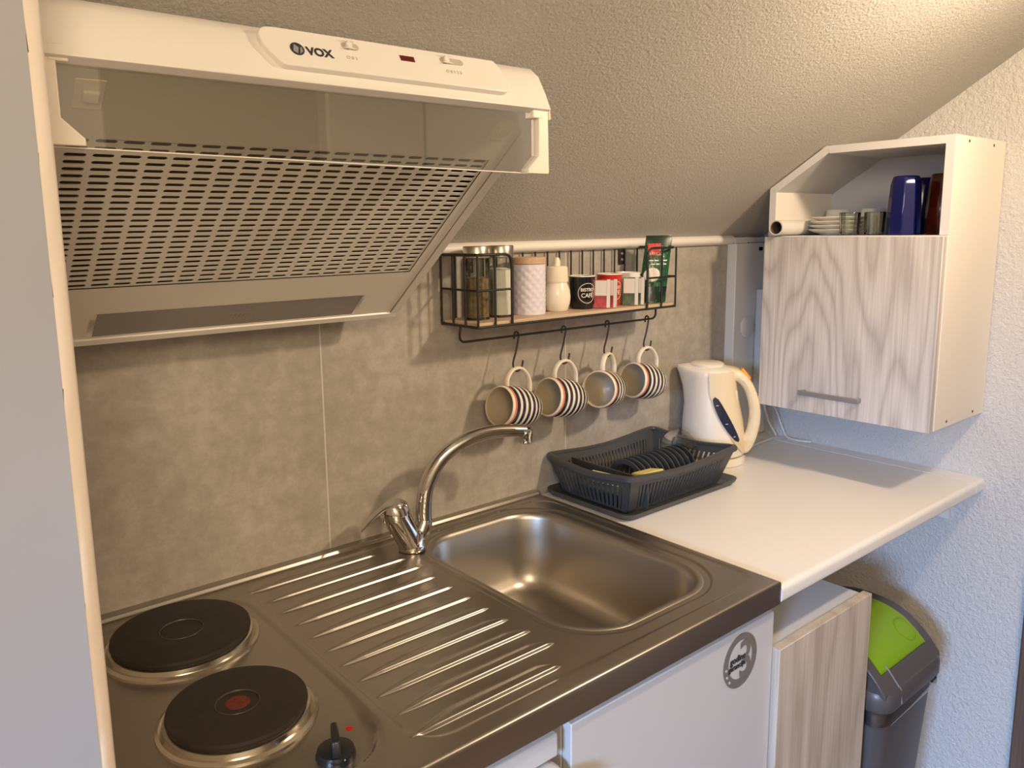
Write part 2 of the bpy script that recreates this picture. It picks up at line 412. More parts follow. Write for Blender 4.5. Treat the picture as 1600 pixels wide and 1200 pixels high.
# brown door in the right wall, white door in the front wall
d1 = struct(MB().box((E-.022, -.79, 0), (E-.001, -.708, 2.02)).box((E-.022, -1.70, 0), (E-.001, -1.62, 2.02)).box((E-.022, -1.70, 1.95), (E-.001, -.708, 2.04)).build('door_1', M['brown'], bevel=.004))
MB().box((E-.014, -1.62, .005), (E-.002, -.79, 1.95)).build('door_leaf', M['brown'], d1, bevel=.003)
d2 = struct(MB().box((-.42, YF, 0), (.36, YF+.02, 2.1)).build('door_2', M['shade'], bevel=.003))
MB().box((.40, YF, .0), (.95-.1, YF+.03, 2.08)).build('door_leaf', M['white'], d2, bevel=.004)

# round cover on the pipe casing
cvr = MB().lathe([(.022, 0), (.030, .0005), (.030, .003), (.027, .005)], T=frame((.752, -.0302, 1.205), (1,0,0), (0,0,1)), seg=36)
tag(cvr.build('wall_cover', M['plastic']), 'round flat white cover plate on the corner pipe casing', 'cover plate')

# ------------------------------------------------------------------ steel kitchen top with hob and sink
Z = .900
KT = thing('sink_worktop', 'stainless steel kitchen top with two black hotplates, drainer and sink', 'sink unit', (-.5, -.3, Z))
SX0, SX1 = -1.004, 0.0
BX0, BX1, BY0, BY1, BR = -.368, -.062, -.520, -.064, .085       # bowl mouth
def rr_sdf(x, y, x0, x1, y0, y1, r):
    cx, cy = (x0+x1)/2, (y0+y1)/2; qx = np.abs(x-cx)-(x1-x0)/2+r; qy = np.abs(y-cy)-(y1-y0)/2+r
    return np.hypot(np.maximum(qx, 0), np.maximum(qy, 0))+np.minimum(np.maximum(qx, qy), 0)-r
def sstep(a, b, x): t = np.clip((x-a)/(b-a), 0, 1); return t*t*(3-2*t)
st = .0025
xs = list(np.arange(SX0, SX1-.006, st)); dx = [0]*len(xs)
xs += [SX1-.005, SX1-.003, SX1-.0012, SX1-.0003, SX1, SX1]; dx += [0, .0004, .0015, .003, .005, .040]
ribs = [(-.689, -.450, -.066, .95), (-.680, -.416, -.115, .95), (-.678, -.414, -.162, 1), (-.677, -.418, -.212, 1), (-.677, -.418, -.261, 1), (-.677, -.419, -.310, 1),
        (-.678, -.421, -.357, 1.05), (-.678, -.422, -.404, 1.1), (-.678, -.420, -.451, 1.15), (-.678, -.418, -.498, 1.2), (-.690, -.452, -.547, 1.25)]
fine = [(-r_[2]-.0015, -r_[2]+.0055) for r_ in ribs]+[(.012, .024)]
ysl = []; y_ = 0
while y_ < .594:
    ysl.append(y_); y_ += .0006 if any(a_ <= y_ <= b_ for a_, b_ in fine) else .0025
dy = [0]*len(ysl)
ysl += [.595, .597, .5988, .5997, .600, .600]; dy += [0, .0004, .0015, .003, .005, .040]
X, Y = np.meshgrid(np.array(xs), -np.array(ysl)); DX, DY = np.meshgrid(np.array(dx), np.array(dy))
H = np.zeros_like(X)
# raised back edge
H += .0060*sstep(-.0210, -.0155, Y)
# recessed drainer field with the sink
sd = rr_sdf(X, Y, -.690, -.012, -.572, -.036, .05)
H -= .0020*(1-sstep(-.006, .0, sd))*sstep(-.70, -.695, X)
# hob pan
sh = rr_sdf(X, Y, -1.2, -.697, -.560, -.045, .075)
bulge = .0
H -= np.where(X < -.60, .0030*(1-sstep(-.007-.016*sstep(-.40, -.50, Y)*1.0, .0, sh)), 0)
# sloping control strip of the hob
s2 = (Y+.455-(X+.70)*.18)
H -= np.where((sh < -.012) & (X < -.6), .004*sstep(0, .09, -s2), 0)
# drainer ribs
for a, b, yc, k_ in ribs:
    t = (X-a)/(b-a); ins = (t > 0) & (t < 1); tc_ = np.clip(t, 0, 1)
    tip = np.minimum(1, tc_*7)**.6*np.minimum(1, (1-tc_)*22)**.5
    wf = np.maximum(.019*k_*np.minimum(1, tc_*3.2)**.7*np.minimum(1, (1-tc_)*9)**.5, 1e-4); wn = (.0034+.0022*(k_-.95))*np.maximum(tip, .05)
    d = Y-yc
    prof = np.where(d < 0, 1-sstep(0, 1, -d/wn), 1-sstep(.35, 1, d/wf))
    H += np.where(ins, .0036*k_*tip*prof, 0)
bs = rr_sdf(X, Y, BX0, BX1, BY0, BY1, BR)
# outer step around the bowl
H -= .0022*(1-sstep(.022, .0265, bs))
Zg = Z+H-np.maximum(DX, DY)
ny, nx = X.shape
vv = np.stack([X.ravel()+.5, Y.ravel()+.3, Zg.ravel()-Z], 1)
idx = np.arange(nx*ny).reshape(ny, nx)
q = np.stack([idx[:-1, :-1], idx[1:, :-1], idx[1:, 1:], idx[:-1, 1:]], -1).reshape(-1, 4)
cmid = (bs[:-1, :-1]+bs[1:, 1:])/2
q = q[(cmid > .0045).ravel()]
me = bpy.data.meshes.new('top_sheet'); me.from_pydata(vv.tolist(), [], q.tolist()); me.update()
ts = finish('top_sheet', me, M['steel'], KT, 0, True, 40); ts['label'] = 'brushed steel sheet with pressed drainer ribs'
# bowl
def rrect(x0, x1, y0, y1, r, z, n=12):
    o = []
    for cx, cy, a0 in ((x1-r, y1-r, 0), (x0+r, y1-r, 90), (x0+r, y0+r, 180), (x1-r, y0+r, 270)):
        for k in range(n+1): a = R(a0+90*k/n); o.append((cx+r*math.cos(a), cy+r*math.sin(a), z))
    return o
def loft(rings, cap=True):
    b = MB(); n = len(rings[0]); v = [p for r_ in rings for p in r_]; f = []
    for i in range(len(rings)-1):
        for k in range(n): f.append((i*n+k, i*n+(k+1) % n, (i+1)*n+(k+1) % n, (i+1)*n+k))
    if cap: f.append(tuple((len(rings)-1)*n+k for k in range(n)))
    return b.add(v, f)
zb = Z-.0020-.0022
rg = []
for off, z in ((.013, -.0006), (.012, .0006), (.006, .0006), (.002, .0000), (-.001, -.0018), (-.004, -.006), (-.006, -.012), (-.010, -.05), (-.016, -.10), (-.020, -.122), (-.026, -.138), (-.036, -.149), (-.052, -.154), (-.09, -.156), (-.14, -.158)):
    rg.append(rrect(BX0-off, BX1+off, BY0-off, BY1+off, max(BR+off, .012), zb+z))
bo = loft(rg).build('sink_bowl', M['bowl'], KT, ang=60)
dr = MB().lathe([(.044, 0), (.044, .002), (.034, .003), (.030, -.001), (.010, -.002), (.001, -.002)], c=((BX0+BX1)/2, -.30, zb-.1578), seg=32)
dr.build('drain', M['chrome'], KT)
def hotplate(cx, cy, r, dot):
    # chrome ring, dark skirt, cast iron plate
    z = Z-.0035
    MB().lathe([(r+.012, 0), (r+.011, .0035), (r+.007, .006), (r+.004, .005), (r+.002, .011), (r-.002, .0125), (r-.006, .0125)], c=(cx, cy, z), seg=72).build('plate_ring', M['ironring'], KT)
    hp = MB().lathe([(r-.003, .004), (r-.002, .015), (r-.0005, .0165), (r-.0015, .0205), (r-.006, .0218), (r*.31, .0213), (r*.30, .0202), (.0005, .0202)], c=(cx, cy, z), seg=72).build('hotplate', M['iron'], KT)
    MB().lathe([(r*.315, .0213), (r*.312, .0218), (r*.306, .0218), (r*.300, .0204)], c=(cx, cy, z), seg=60, caps=False).build('plate_groove', M['ringm'], hp)
    if dot: MB().lathe([(.0145, .0200), (.0140, .0206), (.0005, .0206)], c=(cx, cy, z), seg=32).build('centre_dot', M['red'], hp)['label'] = 'worn red centre dot'
hotplate(-.819, -.148, .0955, False)
hotplate(-.826, -.375, .0835, True)
kc = Vector((-.768, -.512, Z-.0065))
kb = MB().lathe([(.0225, 0), (.0225, .004), (.0205, .010), (.012, .011)], c=kc, seg=40).build('control_knob', M['black'], KT)
g = MB(); a = R(66)
Tg = Matrix.Translation(kc+Vector((0,0,.009))) @ Matrix.Rotation(a, 4, 'Z')
g.prism([(-.019, -.005, 0), (.019, -.004, 0), (.021, 0, 0), (.019, .004, 0), (-.019, .005, 0)], (0, 0, .021), Tg)
g.build('knob_grip', M['black'], kb, bevel=.002)
mk = MB().box((-.0006, -.0216, .0041), (.0006, -.0195, .0080), Matrix.Translation(kc)); mk.build('pointer_mark', M['mark'], kb)
MB().lathe([(.0050, 0), (.0045, .002), (.002, .003)], c=(-.733, -.480, Z-.0052), seg=20).build('indicator_light', M['redled'], KT)

# ------------------------------------------------------------------ mixer tap
tp = Vector((-.384, -.086, Z))
T_ = thing('mixer_tap', 'chrome single lever mixer tap with a high curved spout behind the sink', 'tap', tp)
def off(dx, dy, dz): return tp+Vector((dx, dy, dz))
b = MB().lathe([(.024, -.001), (.025, .002), (.024, .006), (.0225, .010), (.0225, .030), (.019, .036)], c=tp, seg=32)
b.tube([off(-.002, 0, .010), off(-.018, .001, .045), off(-.030, .002, .070)], [.0225, .0240, .0245], 24)
b.tube([off(.004, 0, .012), off(.022, -.002, .032), off(.028, -.002, .045)], [.018, .017, .0155], 24)
b.build('tap_body', M['chrome'], T_, ang=50)
b = MB().tube([off(-.030, .002, .070), off(-.036, .002, .084), off(-.040, .002, .094)], [.0265, .0265, .018], 28)
lv = b.build('lever_head', M['chrome'], T_, ang=50)
path = smoothpath([off(-.030, .001, .092), off(-.055, .004, .088), off(-.080, .007, .074), off(-.104, .009, .055)], 6)
hb = MB(); n = len(path)
for i, p in enumerate(path): pass
wid = [.013-.006*i/(n-1) for i in range(n)]; th = [.005-.003*i/(n-1) for i in range(n)]
v = []; f = []
for i, p in enumerate(path):
    w_, t_ = wid[i], th[i]
    for k in range(12):
        a = 2*PI*k/12; v.append(p+Vector((0, w_*math.cos(a), t_*math.sin(a))))
for i in range(n-1):
    for k in range(12): f.append((i*12+k, i*12+(k+1) % 12, (i+1)*12+(k+1) % 12, (i+1)*12+k))
f.append(tuple(range(12))[::-1]); f.append(tuple((n-1)*12+k for k in range(12)))
hb.add(v, f); hb.build('lever', M['chrome'], T_, ang=60)
sp = [(.028, 0, .040), (.028, -.001, .075), (.036, -.004, .118), (.062, -.011, .160), (.104, -.024, .188), (.150, -.037, .199), (.196, -.050, .198), (.226, -.059, .194)]
sp = smoothpath([off(*p) for p in sp], 8); n = len(sp)
b = MB().tube(sp, [.0152-.0034*i/(n-1) for i in range(n)], 24)
b.build('spout', M['chrome'], T_, ang=60)
MB().lathe([(.0148, 0), (.016, .003), (.0148, .006)], c=off(.028, 0, .046), seg=28).build('spout_collar', M['chrome'], T_)
ae = off(.228, -.060, .190)
MB().lathe([(.0105, -.020), (.0125, -.018), (.0125, -.006), (.0138, -.004), (.0138, .006), (.010, .009)], c=ae, seg=28).build('aerator', M['chrome'], T_)

# ------------------------------------------------------------------ under the steel top: cabinet and fridge
sc_ = thing('sink_cabinet', 'white base cabinet under the sink with a round grey sticker', 'cabinet', (-.235, -.3, 0))
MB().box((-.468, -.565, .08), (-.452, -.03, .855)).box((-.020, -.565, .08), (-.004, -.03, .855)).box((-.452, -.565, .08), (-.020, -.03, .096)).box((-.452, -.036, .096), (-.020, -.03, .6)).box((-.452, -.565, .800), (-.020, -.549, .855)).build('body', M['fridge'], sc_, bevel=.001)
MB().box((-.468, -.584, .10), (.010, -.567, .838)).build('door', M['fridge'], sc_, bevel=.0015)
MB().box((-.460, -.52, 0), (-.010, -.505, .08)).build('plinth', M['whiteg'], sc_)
# sticker: ring, big 3, two tiny words, three dots
bc = Vector((-.086, -.5846, .785)); BT = frame(bc, (1,0,0), (0,0,1)) @ Matrix.Scale(1.0, 4)
bd = flat('sticker', [circ(0, 0, .046, 56), circ(.0, .002, .033, 48)], BT, M['badge'], sc_, .0006)
bd['label'] = 'round grey guarantee sticker with a large 3'
TT = BT @ Matrix.Translation((0, 0, .0006))
text('numeral', '3', .090, TT @ Matrix.Translation((.013, -.003, 0)), M['badge'], bd, ext=.0004, bold=.0006, sx=.85)
text('lettering', 'godine', .0155, TT @ Matrix.Translation((-.008, .006, .0003)), M['ink'], bd, bold=.0003)
text('lettering', 'garancije', .0130, TT @ Matrix.Translation((-.010, -.006, .0003)), M['ink'], bd, bold=.0003)
for i, (px, pz) in enumerate(((-.039, -.004), (-.036, -.017), (-.029, -.028))):
    flat('dot', [circ(px, pz, .0022, 14)], TT, M['fridge'], bd, .0008)
fr = thing('fridge', 'small white fridge under the drainer with a rounded door edge', 'fridge', (-.745, -.3, 0))
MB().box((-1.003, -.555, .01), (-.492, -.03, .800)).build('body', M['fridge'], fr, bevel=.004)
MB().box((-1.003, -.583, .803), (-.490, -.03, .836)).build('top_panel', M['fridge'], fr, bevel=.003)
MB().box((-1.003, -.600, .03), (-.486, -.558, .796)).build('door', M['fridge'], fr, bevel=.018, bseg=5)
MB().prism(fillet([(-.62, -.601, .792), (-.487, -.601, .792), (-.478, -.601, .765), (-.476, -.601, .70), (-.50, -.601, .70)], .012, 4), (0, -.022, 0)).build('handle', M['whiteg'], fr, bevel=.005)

# ------------------------------------------------------------------ white worktop, strip, bracket, low cabinet, bin
WZ = .890
W = thing('worktop', 'white laminate worktop with a rounded front edge, right of the sink', 'worktop', (.4, -.3, WZ))
pr = [(.0, WZ), (-.590, WZ)]+[(-.590-.010*math.sin(R(a)), WZ-.010+.010*math.cos(R(a))) for a in range(15, 91, 15)]+[(-.600, WZ-.022)]+[(-.596-.004*math.cos(R(a)), WZ-.022-.006*math.sin(R(a))) for a in range(15, 91, 15)]+[(-.0, WZ-.028)]
MB().prism([(.002, y-.002, z) for y, z in pr], (.806, 0, 0)).build('top_board', M['white'], W, ang=50)
MB().prism([(.8100, y-.002, z+.0006) for y, z in pr], (E-.001-.8100, 0, 0)).build('end_strip', M['white'], W, ang=50)
br = thing('wall_bracket', 'white wall bracket with a dark screw hole under the worktop end', 'bracket', (E-.01, -.50, .86))
MB().box((E-.012, -.535, .775), (E-.001, -.46, .861)).build('plate', M['plastic'], br, bevel=.001)
MB().lathe([(.0045, 0), (.0045, .001), (.001, .001)], T=frame((E-.0122, -.505, .790), (0,-1,0), (0,0,1)), seg=16).build('screw_hole', M['ink'], br)
lc = thing('low_cabinet', 'low cabinet with a pale wood door standing under the white worktop', 'cabinet', (.18, -.3, 0))
MB().box((.018, -.576, 0.0), (.336, -.03, .764)).build('body', M['whiteg'], lc, bevel=.001)
MB().box((.013, -.596, .02), (.338, -.578, .770)).build('door', M['ash2'], lc, bevel=.0012)

BN = thing('waste_bin', 'tall dark grey bin with a lime green swing flap beside the low cabinet', 'bin', (.50, -.46, 0))
bx0, bx1, by0, by1 = .368, .632, -.622, -.305
def brect(o, z, r=.035): return rrect(bx0-o, bx1+o, by0-o, by1+o, r, z, 6)
body = loft([brect(-.035, 0), brect(-.034, .004), brect(-.008, .46), brect(-.006, .515)]); body.build('body', M['binb'], BN, ang=50)
# liner showing below the lid
lr = []
for z, o in ((.478, .002), (.485, .004), (.505, .004), (.518, .001)):
    ring = brect(o, z); lr.append([(p[0], p[1], p[2]+(.006*math.sin(p[0]*70+p[1]*55) if z < .5 else 0)) for p in ring])
loft(lr, False).build('liner', M['liner'], BN, ang=60)
# lid: dome made of a profile along y, frame around an opening
def dome(y):
    t = (y-(by0+by1)/2)/((by1-by0)/2); t = max(-1, min(1, t)); return .545+.088*(1-abs(t)**2.6)
def lid_strip(x0, x1, ya, yb, dz=0, th=.012, n=24):
    b = MB(); v = []; f = []
    for i in range(n+1):
        y = ya+(yb-ya)*i/n; z = dome(y)+dz
        v += [(x0, y, z), (x1, y, z), (x1, y, z-th), (x0, y, z-th)]
    for i in range(n):
        for k in range(4): f.append((i*4+k, i*4+(k+1) % 4, (i+1)*4+(k+1) % 4, (i+1)*4+k))
    f += [(3, 2, 1, 0), tuple(n*4+k for k in range(4))]
    return b.add(v, f)
rim = loft([brect(.004, .508), brect(.006, .512), brect(.006, .540), brect(.002, .548), brect(-.004, .5485)], False)
rim.build('lid_rim', M['binb'], BN, ang=50)
lf = MB()
for (x0, x1, ya, yb) in ((bx0+.002, bx0+.030, by0+.004, by1-.004), (bx1-.030, bx1-.002, by0+.004, by1-.004)):
    s_ = lid_strip(x0, x1, ya, yb); lf.add(s_.v, s_.f)
for ya, yb in ((by0+.002, by0+.024), (by1-.024, by1-.002)):
    s_ = lid_strip(bx0+.004, bx1-.004, ya, yb, n=6); lf.add(s_.v, s_.f)
for sx in (bx0+.0025, bx1-.0065):    # gable cheeks down to the rim
    pts = [(sx, by0+.006+(by1-by0-.012)*i/20, dome(by0+.006+(by1-by0-.012)*i/20)-.002) for i in range(21)]
    lf.prism([(sx, by0+.006, .520)]+pts+[(sx, by1-.006, .520)], (.004, 0, 0))
lf.build('lid_frame', M['binb'], BN, bevel=.003)
fl = lid_strip(bx0+.032, bx1-.031, by0+.026, by1-.026, dz=.0, th=.006).build('flap', M['lime'], BN, ang=60)
cyv = []
Tc = frame(((bx0+bx1)/2+.07, by0+.055, dome(by0+.055)+.0012), (1, 0, 0), (0, 1, (dome(by0+.075)-dome(by0+.035))/.04))
cc = MB(); ring = circ(0, 0, .026, 32); cc.tube([Tc @ Vector((x, y, 0)) for x, y in ring], .0009, 6, True)
cc.build('push_ring', M['lime'], fl)
MB().tube([(bx0+.06, by0+.030, dome(by0+.03)+.001), (bx0+.06, by0-.003, .545), (bx0+.06, by0-.0065, .515)], .0018, 8).build('lid_ridge', M['ridge'], BN)

# ------------------------------------------------------------------ cooker hood (hung under the sloping ceiling)
HX0, HX1 = -1.004, -.405
us = .768                                     # slope of the underside
yb_, zb_ = -.090, 1.330                       # back lower edge
yf_, zf_ = -.478, 1.330+us*(.478-.090)        # front lower edge
HD = thing('cooker_hood', 'white built-in cooker hood with a perforated filter and a drop-down glass visor', 'cooker hood', ((HX0+HX1)/2, -.25, 1.5))
def cz(y): return CZ-SL*y-.003
side_prof = [(yb_, zb_), (yf_+.006, zf_-.004), (-.482, zf_+.000), (-.4800, 1.631), (-.472, 1.648), (-.458, 1.672), (-.443, 1.684), (-.395, 1.692), (-.372, cz(-.372)), (-.006, cz(-.006)), (-.010, cz(-.01)-.012)]
# outer shell: two cheeks, front rail and back rail around the recessed underside
b = MB()
for x0, x1 in ((HX0, HX0+.016), (HX1-.016, HX1)):
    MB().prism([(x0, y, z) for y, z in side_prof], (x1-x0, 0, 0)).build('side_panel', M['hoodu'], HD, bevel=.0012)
fp = [(yf_+.012, zf_-.006), (yf_+.006, zf_-.004), (-.482, zf_+.000), (-.4800, 1.631), (-.472, 1.648), (-.458, 1.672), (-.443, 1.684), (-.395, 1.692), (-.372, cz(-.372)), (-.372, 1.655)]
MB().prism([(HX0-.0005, y-.0006, z) for y, z in fp], (HX1-HX0+.001, 0, 0)).build('front_panel', M['hood'], HD, bevel=.0012, ang=50)
ud = Vector((0, -1, us)).normalized(); un = Vector((0, -us, -1)).normalized()     # along the underside to the front; outward (down) normal
UO = Vector((0, yb_, zb_))
def UF(x, s, h=0): return Vector((x, 0, 0))+UO+ud*s+un*h
def UT(x, s, h=0): return frame(UF(x, s, h), (1, 0, 0), ud)     # plane frame: local x = world x, local y = up the slope
# back lip
MB().prism([(HX0+.001, y, z) for y, z in [(yb_, zb_), (yb_-.010, zb_+.010*us), (yb_-.004, zb_+.030), (yb_+.006, zb_+.020)]], (HX1-HX0-.002, 0, 0)).build('back_lip', M['hood'], HD)
# underside sheet with the perforated filter: one mesh, slots are real holes
px, ncol, nrow = .0260, 20, 25; fx0 = -.443-px*ncol+.0028; fs0 = .1365; ps = .01035; hw, hh = .0208, .0055
b = MB()
def uquad(x0, x1, s0, s1, h=-.004): b.add([UF(x0, s0, h), UF(x1, s0, h), UF(x1, s1, h), UF(x0, s1, h)], [(0, 1, 2, 3)])
fxa, fxb, fsa, fsb = fx0, fx0+px*ncol, fs0-ps/2, fs0-ps/2+ps*nrow
for j in range(nrow):
    for i in range(ncol):
        x0 = fxa+i*px; s0 = fsa+j*ps; cx, cs = x0+px/2, s0+ps/2
        sl = slot(cx, cs, hw, hh, 4)
        cor = [(x0+px, s0), (x0+px, s0+ps), (x0, s0+ps), (x0, s0)]
        vv_ = [UF(a_, c_, -.004) for a_, c_ in cor]+[UF(a_, c_, -.004) for a_, c_ in sl]+[UF(a_, c_, -.0052) for a_, c_ in sl]
        f = [(0, 1, 8, 7, 6), (1, 2, 9, 8), (2, 3, 13, 12, 11, 10, 9)]
        # slot index: 4..8 right cap (bottom->top), 9..13 left cap (top->bottom)
        f = [(3, 0, 4, 13), (0, 1, 8, 7, 6, 5, 4), (1, 2, 9, 8), (2, 3, 13, 12, 11, 10, 9)]
        for k in range(10): f.append((4+k, 4+(k+1) % 10, 14+(k+1) % 10, 14+k))
        b.add(vv_, f)
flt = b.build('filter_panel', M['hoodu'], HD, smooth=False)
flt['label'] = 'perforated grease filter'
b = MB()
ix0, ix1 = HX0+.016, HX1-.016; send = .478
lx0, lx1, ls0, ls1 = -.890, -.497, .016, .072
for q_ in ((ix0, ix1, fsb, send), (ix0, fxa, fsa, fsb), (fxb, ix1, fsa, fsb), (ix0, ix1, ls1, fsa), (ix0, lx0, ls0, ls1), (lx1, ix1, ls0, ls1), (ix0, ix1, .006, ls0)): uquad(*q_, h=-.0025)
for (xa, xb, sa, sb) in ((ix0, ix1, .006, .006), (ix0, ix0, .006, send), (ix1, ix1, .006, send)):
    b.add([UF(xa, sa, -.004), UF(xb, sb, -.004), UF(xb, sb, 0), UF(xa, sa, 0)], [(0, 1, 2, 3)])
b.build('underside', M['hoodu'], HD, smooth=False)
MB().add([UF(ix0, .10, -.05), UF(ix1, .10, -.05), UF(ix1, .45, -.05), UF(ix0, .45, -.05), UF(ix0, .10, -.0045), UF(ix1, .10, -.0045), UF(ix1, .45, -.0045), UF(ix0, .45, -.0045)],
         [(0, 1, 2, 3), (0, 1, 5, 4), (1, 2, 6, 5), (2, 3, 7, 6), (3, 0, 4, 7)]).build('filter_cavity', M['dark'], HD, smooth=False)
# lamp lens in the underside
b = MB().prism([UF(x, s, -.006) for x, s in ((lx0, ls0), (lx1, ls0), (lx1, ls1), (lx0, ls1))], un*.003)
ln = b.build('lamp_cover', M['lens'], HD, bevel=.001)
b = MB()
for (xa, xb, sa, sb) in ((lx0-.004, lx1+.004, ls0-.0015, ls0), (lx0-.004, lx1+.004, ls1, ls1+.0015), (lx0-.008, lx0, ls0-.0015, ls1+.0015), (lx1, lx1+.004, ls0-.0015, ls1+.0015)):
    b.prism([UF(xa, sa, -.0045), UF(xb, sa, -.0045), UF(xb, sb, -.0045), UF(xa, sb, -.0045)], un*.002)
b.build('cover_rim', M['cream'], ln)
for k in range(5): MB().prism([UF(-.707+.007*k+a_, .040+c_, -.0031) for a_, c_ in ((0, 0), (.004, 0), (.0052, .007), (.0012, .007))], un*.0005).build('embossed_mark', M['shade'], ln)
# filter latches
for x in (-.945, -.455):
    lt_ = MB().prism([UF(x+a_, .428+c_, -.0035) for a_, c_ in ((-.013, 0), (.013, 0), (.013, .036), (-.013, .036))], un*.002).build('filter_latch', M['cream'], HD, bevel=.0008)
    MB().prism([UF(x+a_, .428+c_, -.0015) for a_, c_ in ((-.006, .012), (.008, .012), (.008, .024), (-.006, .024))], un*.004).build('latch_slide', M['cream'], lt_, bevel=.001)
# control panel on the front
fa = Vector((0, -.4762, 1.640)); fbv = Vector((0, -.4570, 1.673)); fd = (fbv-fa).normalized(); fn = Vector((0, -fd.z, fd.y)).normalized()
def FT(x, h=0): return frame(Vector((x, 0, 0))+fa+fn*h, (1, 0, 0), fd)
pts = [(-.772, -.001), (-.480, -.001), (-.473, .004), (-.471, .020), (-.478, .040), (-.482, .046), (-.772, .046), (-.784, .044), (-.790, .036), (-.788, .022)]
pts = [(p[0], p[1]) for p in fillet([(x, y, 0) for x, y in pts], .006, 4, True)]
cp = flat('control_panel', [pts], FT(0, .0025), M['hood'], HD, .010, .0015)
PH = .0078
def PT(x, y, h=0): return FT(x, PH+h) @ Matrix.Translation((0, y, 0))
lg = flat('logo_disc', [circ(0, 0, .0078, 36)], PT(-.7515, .0205), M['logo'], cp, .0006)
flat('logo_gleam', [[(-.006, -.004), (-.001, -.007), (.002, .002), (-.003, .006)], [(.002, -.007), (.0065, -.003), (.006, .003), (.004, .002)]], PT(-.7515, .0205, .0004) @ Matrix.Scale(.88, 4), M['logol'], lg, .0004)
text('lettering', 'VOX', .0138, PT(-.7265, .0192, 0), M['logo'], cp, bold=.0005, ext=.0003, sx=1.0)
for x0, x1, marks in ((-.697, -.676, 'O 0 1'), (-.568, -.534, 'O 0 1 2 3')):
    sw = flat('switch_slot', [slot((x0+x1)/2, .034, x1-x0, .0085, 6)], PT(0, 0), M['faint'], cp, .0005)
    flat('switch_knob', [slot(x0+.0085, .034, .0075, .010, 6)], PT(0, 0, .0015), M['hood'], sw, .004, .001)
    text('lettering', marks, .0058, PT((x0+x1)/2-.002, .0185), M['faint'], cp, ext=.0002)
flat('pilot_light', [[(-.0095, -.0035), (.0095, -.0035), (.0095, .0035), (-.0095, .0035)]], PT(-.615, .0285), M['pilot'], cp, .0006)
# visor: glass sheet with two plastic arms, swung down at the front
def glass(x0, x1, zl, zr, y0, y1, top=None):
    T = None; zt0, zt1 = (top, top) if top else (zl+.001, zr+.001)
    return MB().prism([(x0, y0, zl), (x1, y0, zr), (x1, y0, zt1), (x0, y0, zt0)], (0, y1-y0, 0))
vg = glass(HX0+.012, HX1-.014, 1.5535, 1.5480, -.4700, -.4665, 1.624).build('visor', M['visor'], HD, bevel=.0006)
vg['label'] = 'clear drop-down glass visor'
vt = glass(HX0+.012, HX1-.014, 1.5525, 1.5470, -.4705, -.4660).build('glass_edge', M['hood'], vg)
def arm(x, s, dz=0):
    pl = [(0, 0), (.016, 0), (.016, -.062), (.034, -.079), (.034, -.085), (.0, -.085), (-.002, -.083)]
    pl = [(a_*s, c_) for a_, c_ in pl]
    if s < 0: pl = pl[::-1]
    o_ = flat('visor_arm', [pl], frame((x, -.4735, 1.632+dz), (1, 0, 0), (0, 0, 1)), M['cream'], HD, .008, .001)
    MB().box((x+s*.010, -.478, 1.6165+dz), (x+s*.026, -.466, 1.631+dz)).build('hinge_tab', M['cream'], o_, bevel=.001)
    return o_
arm(HX0+.011, 1, .007); arm(HX1-.001, -1)
MB().tube([(HX1-.012, -.470, 1.629), (HX1+.006, -.470, 1.627), (HX1+.008, -.468, 1.618)], .004, 8).build('hinge_pin', M['cream'], HD)

# ------------------------------------------------------------------ wire wall shelf
SH = thing('wire_shelf', 'black wire wall shelf with a wooden board and a hanging rail', 'shelf', (.036, -.065, 1.30))
sx0, sx1, yb0, yf0 = -.248, .322, -.008, -.122; zt, zm, zbt = 1.431, 1.366, 1.3015; wr = .0022
MB().prism([(sx0+.004, yb0-.002, 1.300), (sx1-.004, yb0-.002, 1.300), (sx1-.004, yf0+.003, 1.300), (sx0+.004, yf0+.003, 1.300)], (0, 0, .0065)).build('board', M['shelfw'], SH, bevel=.001)
b = MB()
b.tube([(sx0, yb0, zbt-.003), (sx1, yb0, zbt-.003), (sx1, yf0, zbt-.003), (sx0, yf0, zbt-.003)], wr*1.15, 8, True)
b.tube([(sx0, yb0, zt), (sx1, yb0, zt)], wr*1.3, 8)
# left and right baskets: side grid + a short front return with a rounded corner
for xs_, s, wid_ in ((sx0, 1, .082), (sx1, -1, .098)):
    e_ = xs_+s*wid_
    b.tube(fillet([(xs_, yb0, zt), (xs_, yf0, zt), (e_, yf0, zt), (e_, yf0, zbt-.004)], .020, 6), wr*1.25, 8)
    b.tube([(xs_, yb0, zm), (xs_, yf0, zm), (e_, yf0, zm)], wr, 8)
    for y in (yb0, -.046, -.084, yf0): b.tube([(xs_, y, zbt-.004), (xs_, y, zt)], wr, 8)
    b.tube([(xs_+s*wid_/2, yf0, zbt-.004), (xs_+s*wid_/2, yf0, zt)], wr, 8)
x = sx0+.034
while x < sx1-.01:
    b.tube([(x, yb0, zbt-.004), (x, yb0, zt)], wr*.85, 8); x += .0352
b.build('wire_frame', M['wire'], SH, ang=60)
for x in (-.176, .272): MB().prism([(x-.009, -.0055, 1.392), (x+.009, -.0055, 1.392), (x+.009, -.0055, 1.432), (x-.009, -.0055, 1.432)], (0, .004, 0)).build('mounting_lug', M['wire'], SH, bevel=.001)
for x in (-.176, .272):
    for z in (1.403, 1.417): MB().lathe([(.004, 0), (.003, .0015), (.001, .0016)], T=frame((x, -.0056, z), (1,0,0), (0,0,1)), seg=14).build('screw', M['jarlid'], SH)
RY, RZ = -.064, 1.266
MB().tube(fillet([(sx0+.003, RY, 1.299), (sx0-.002, RY, RZ), (sx1+.004, RY, RZ), (sx1+.002, RY, 1.299)], .016, 8), .0024, 10).build('hanging_rail', M['wire'], SH, ang=60)

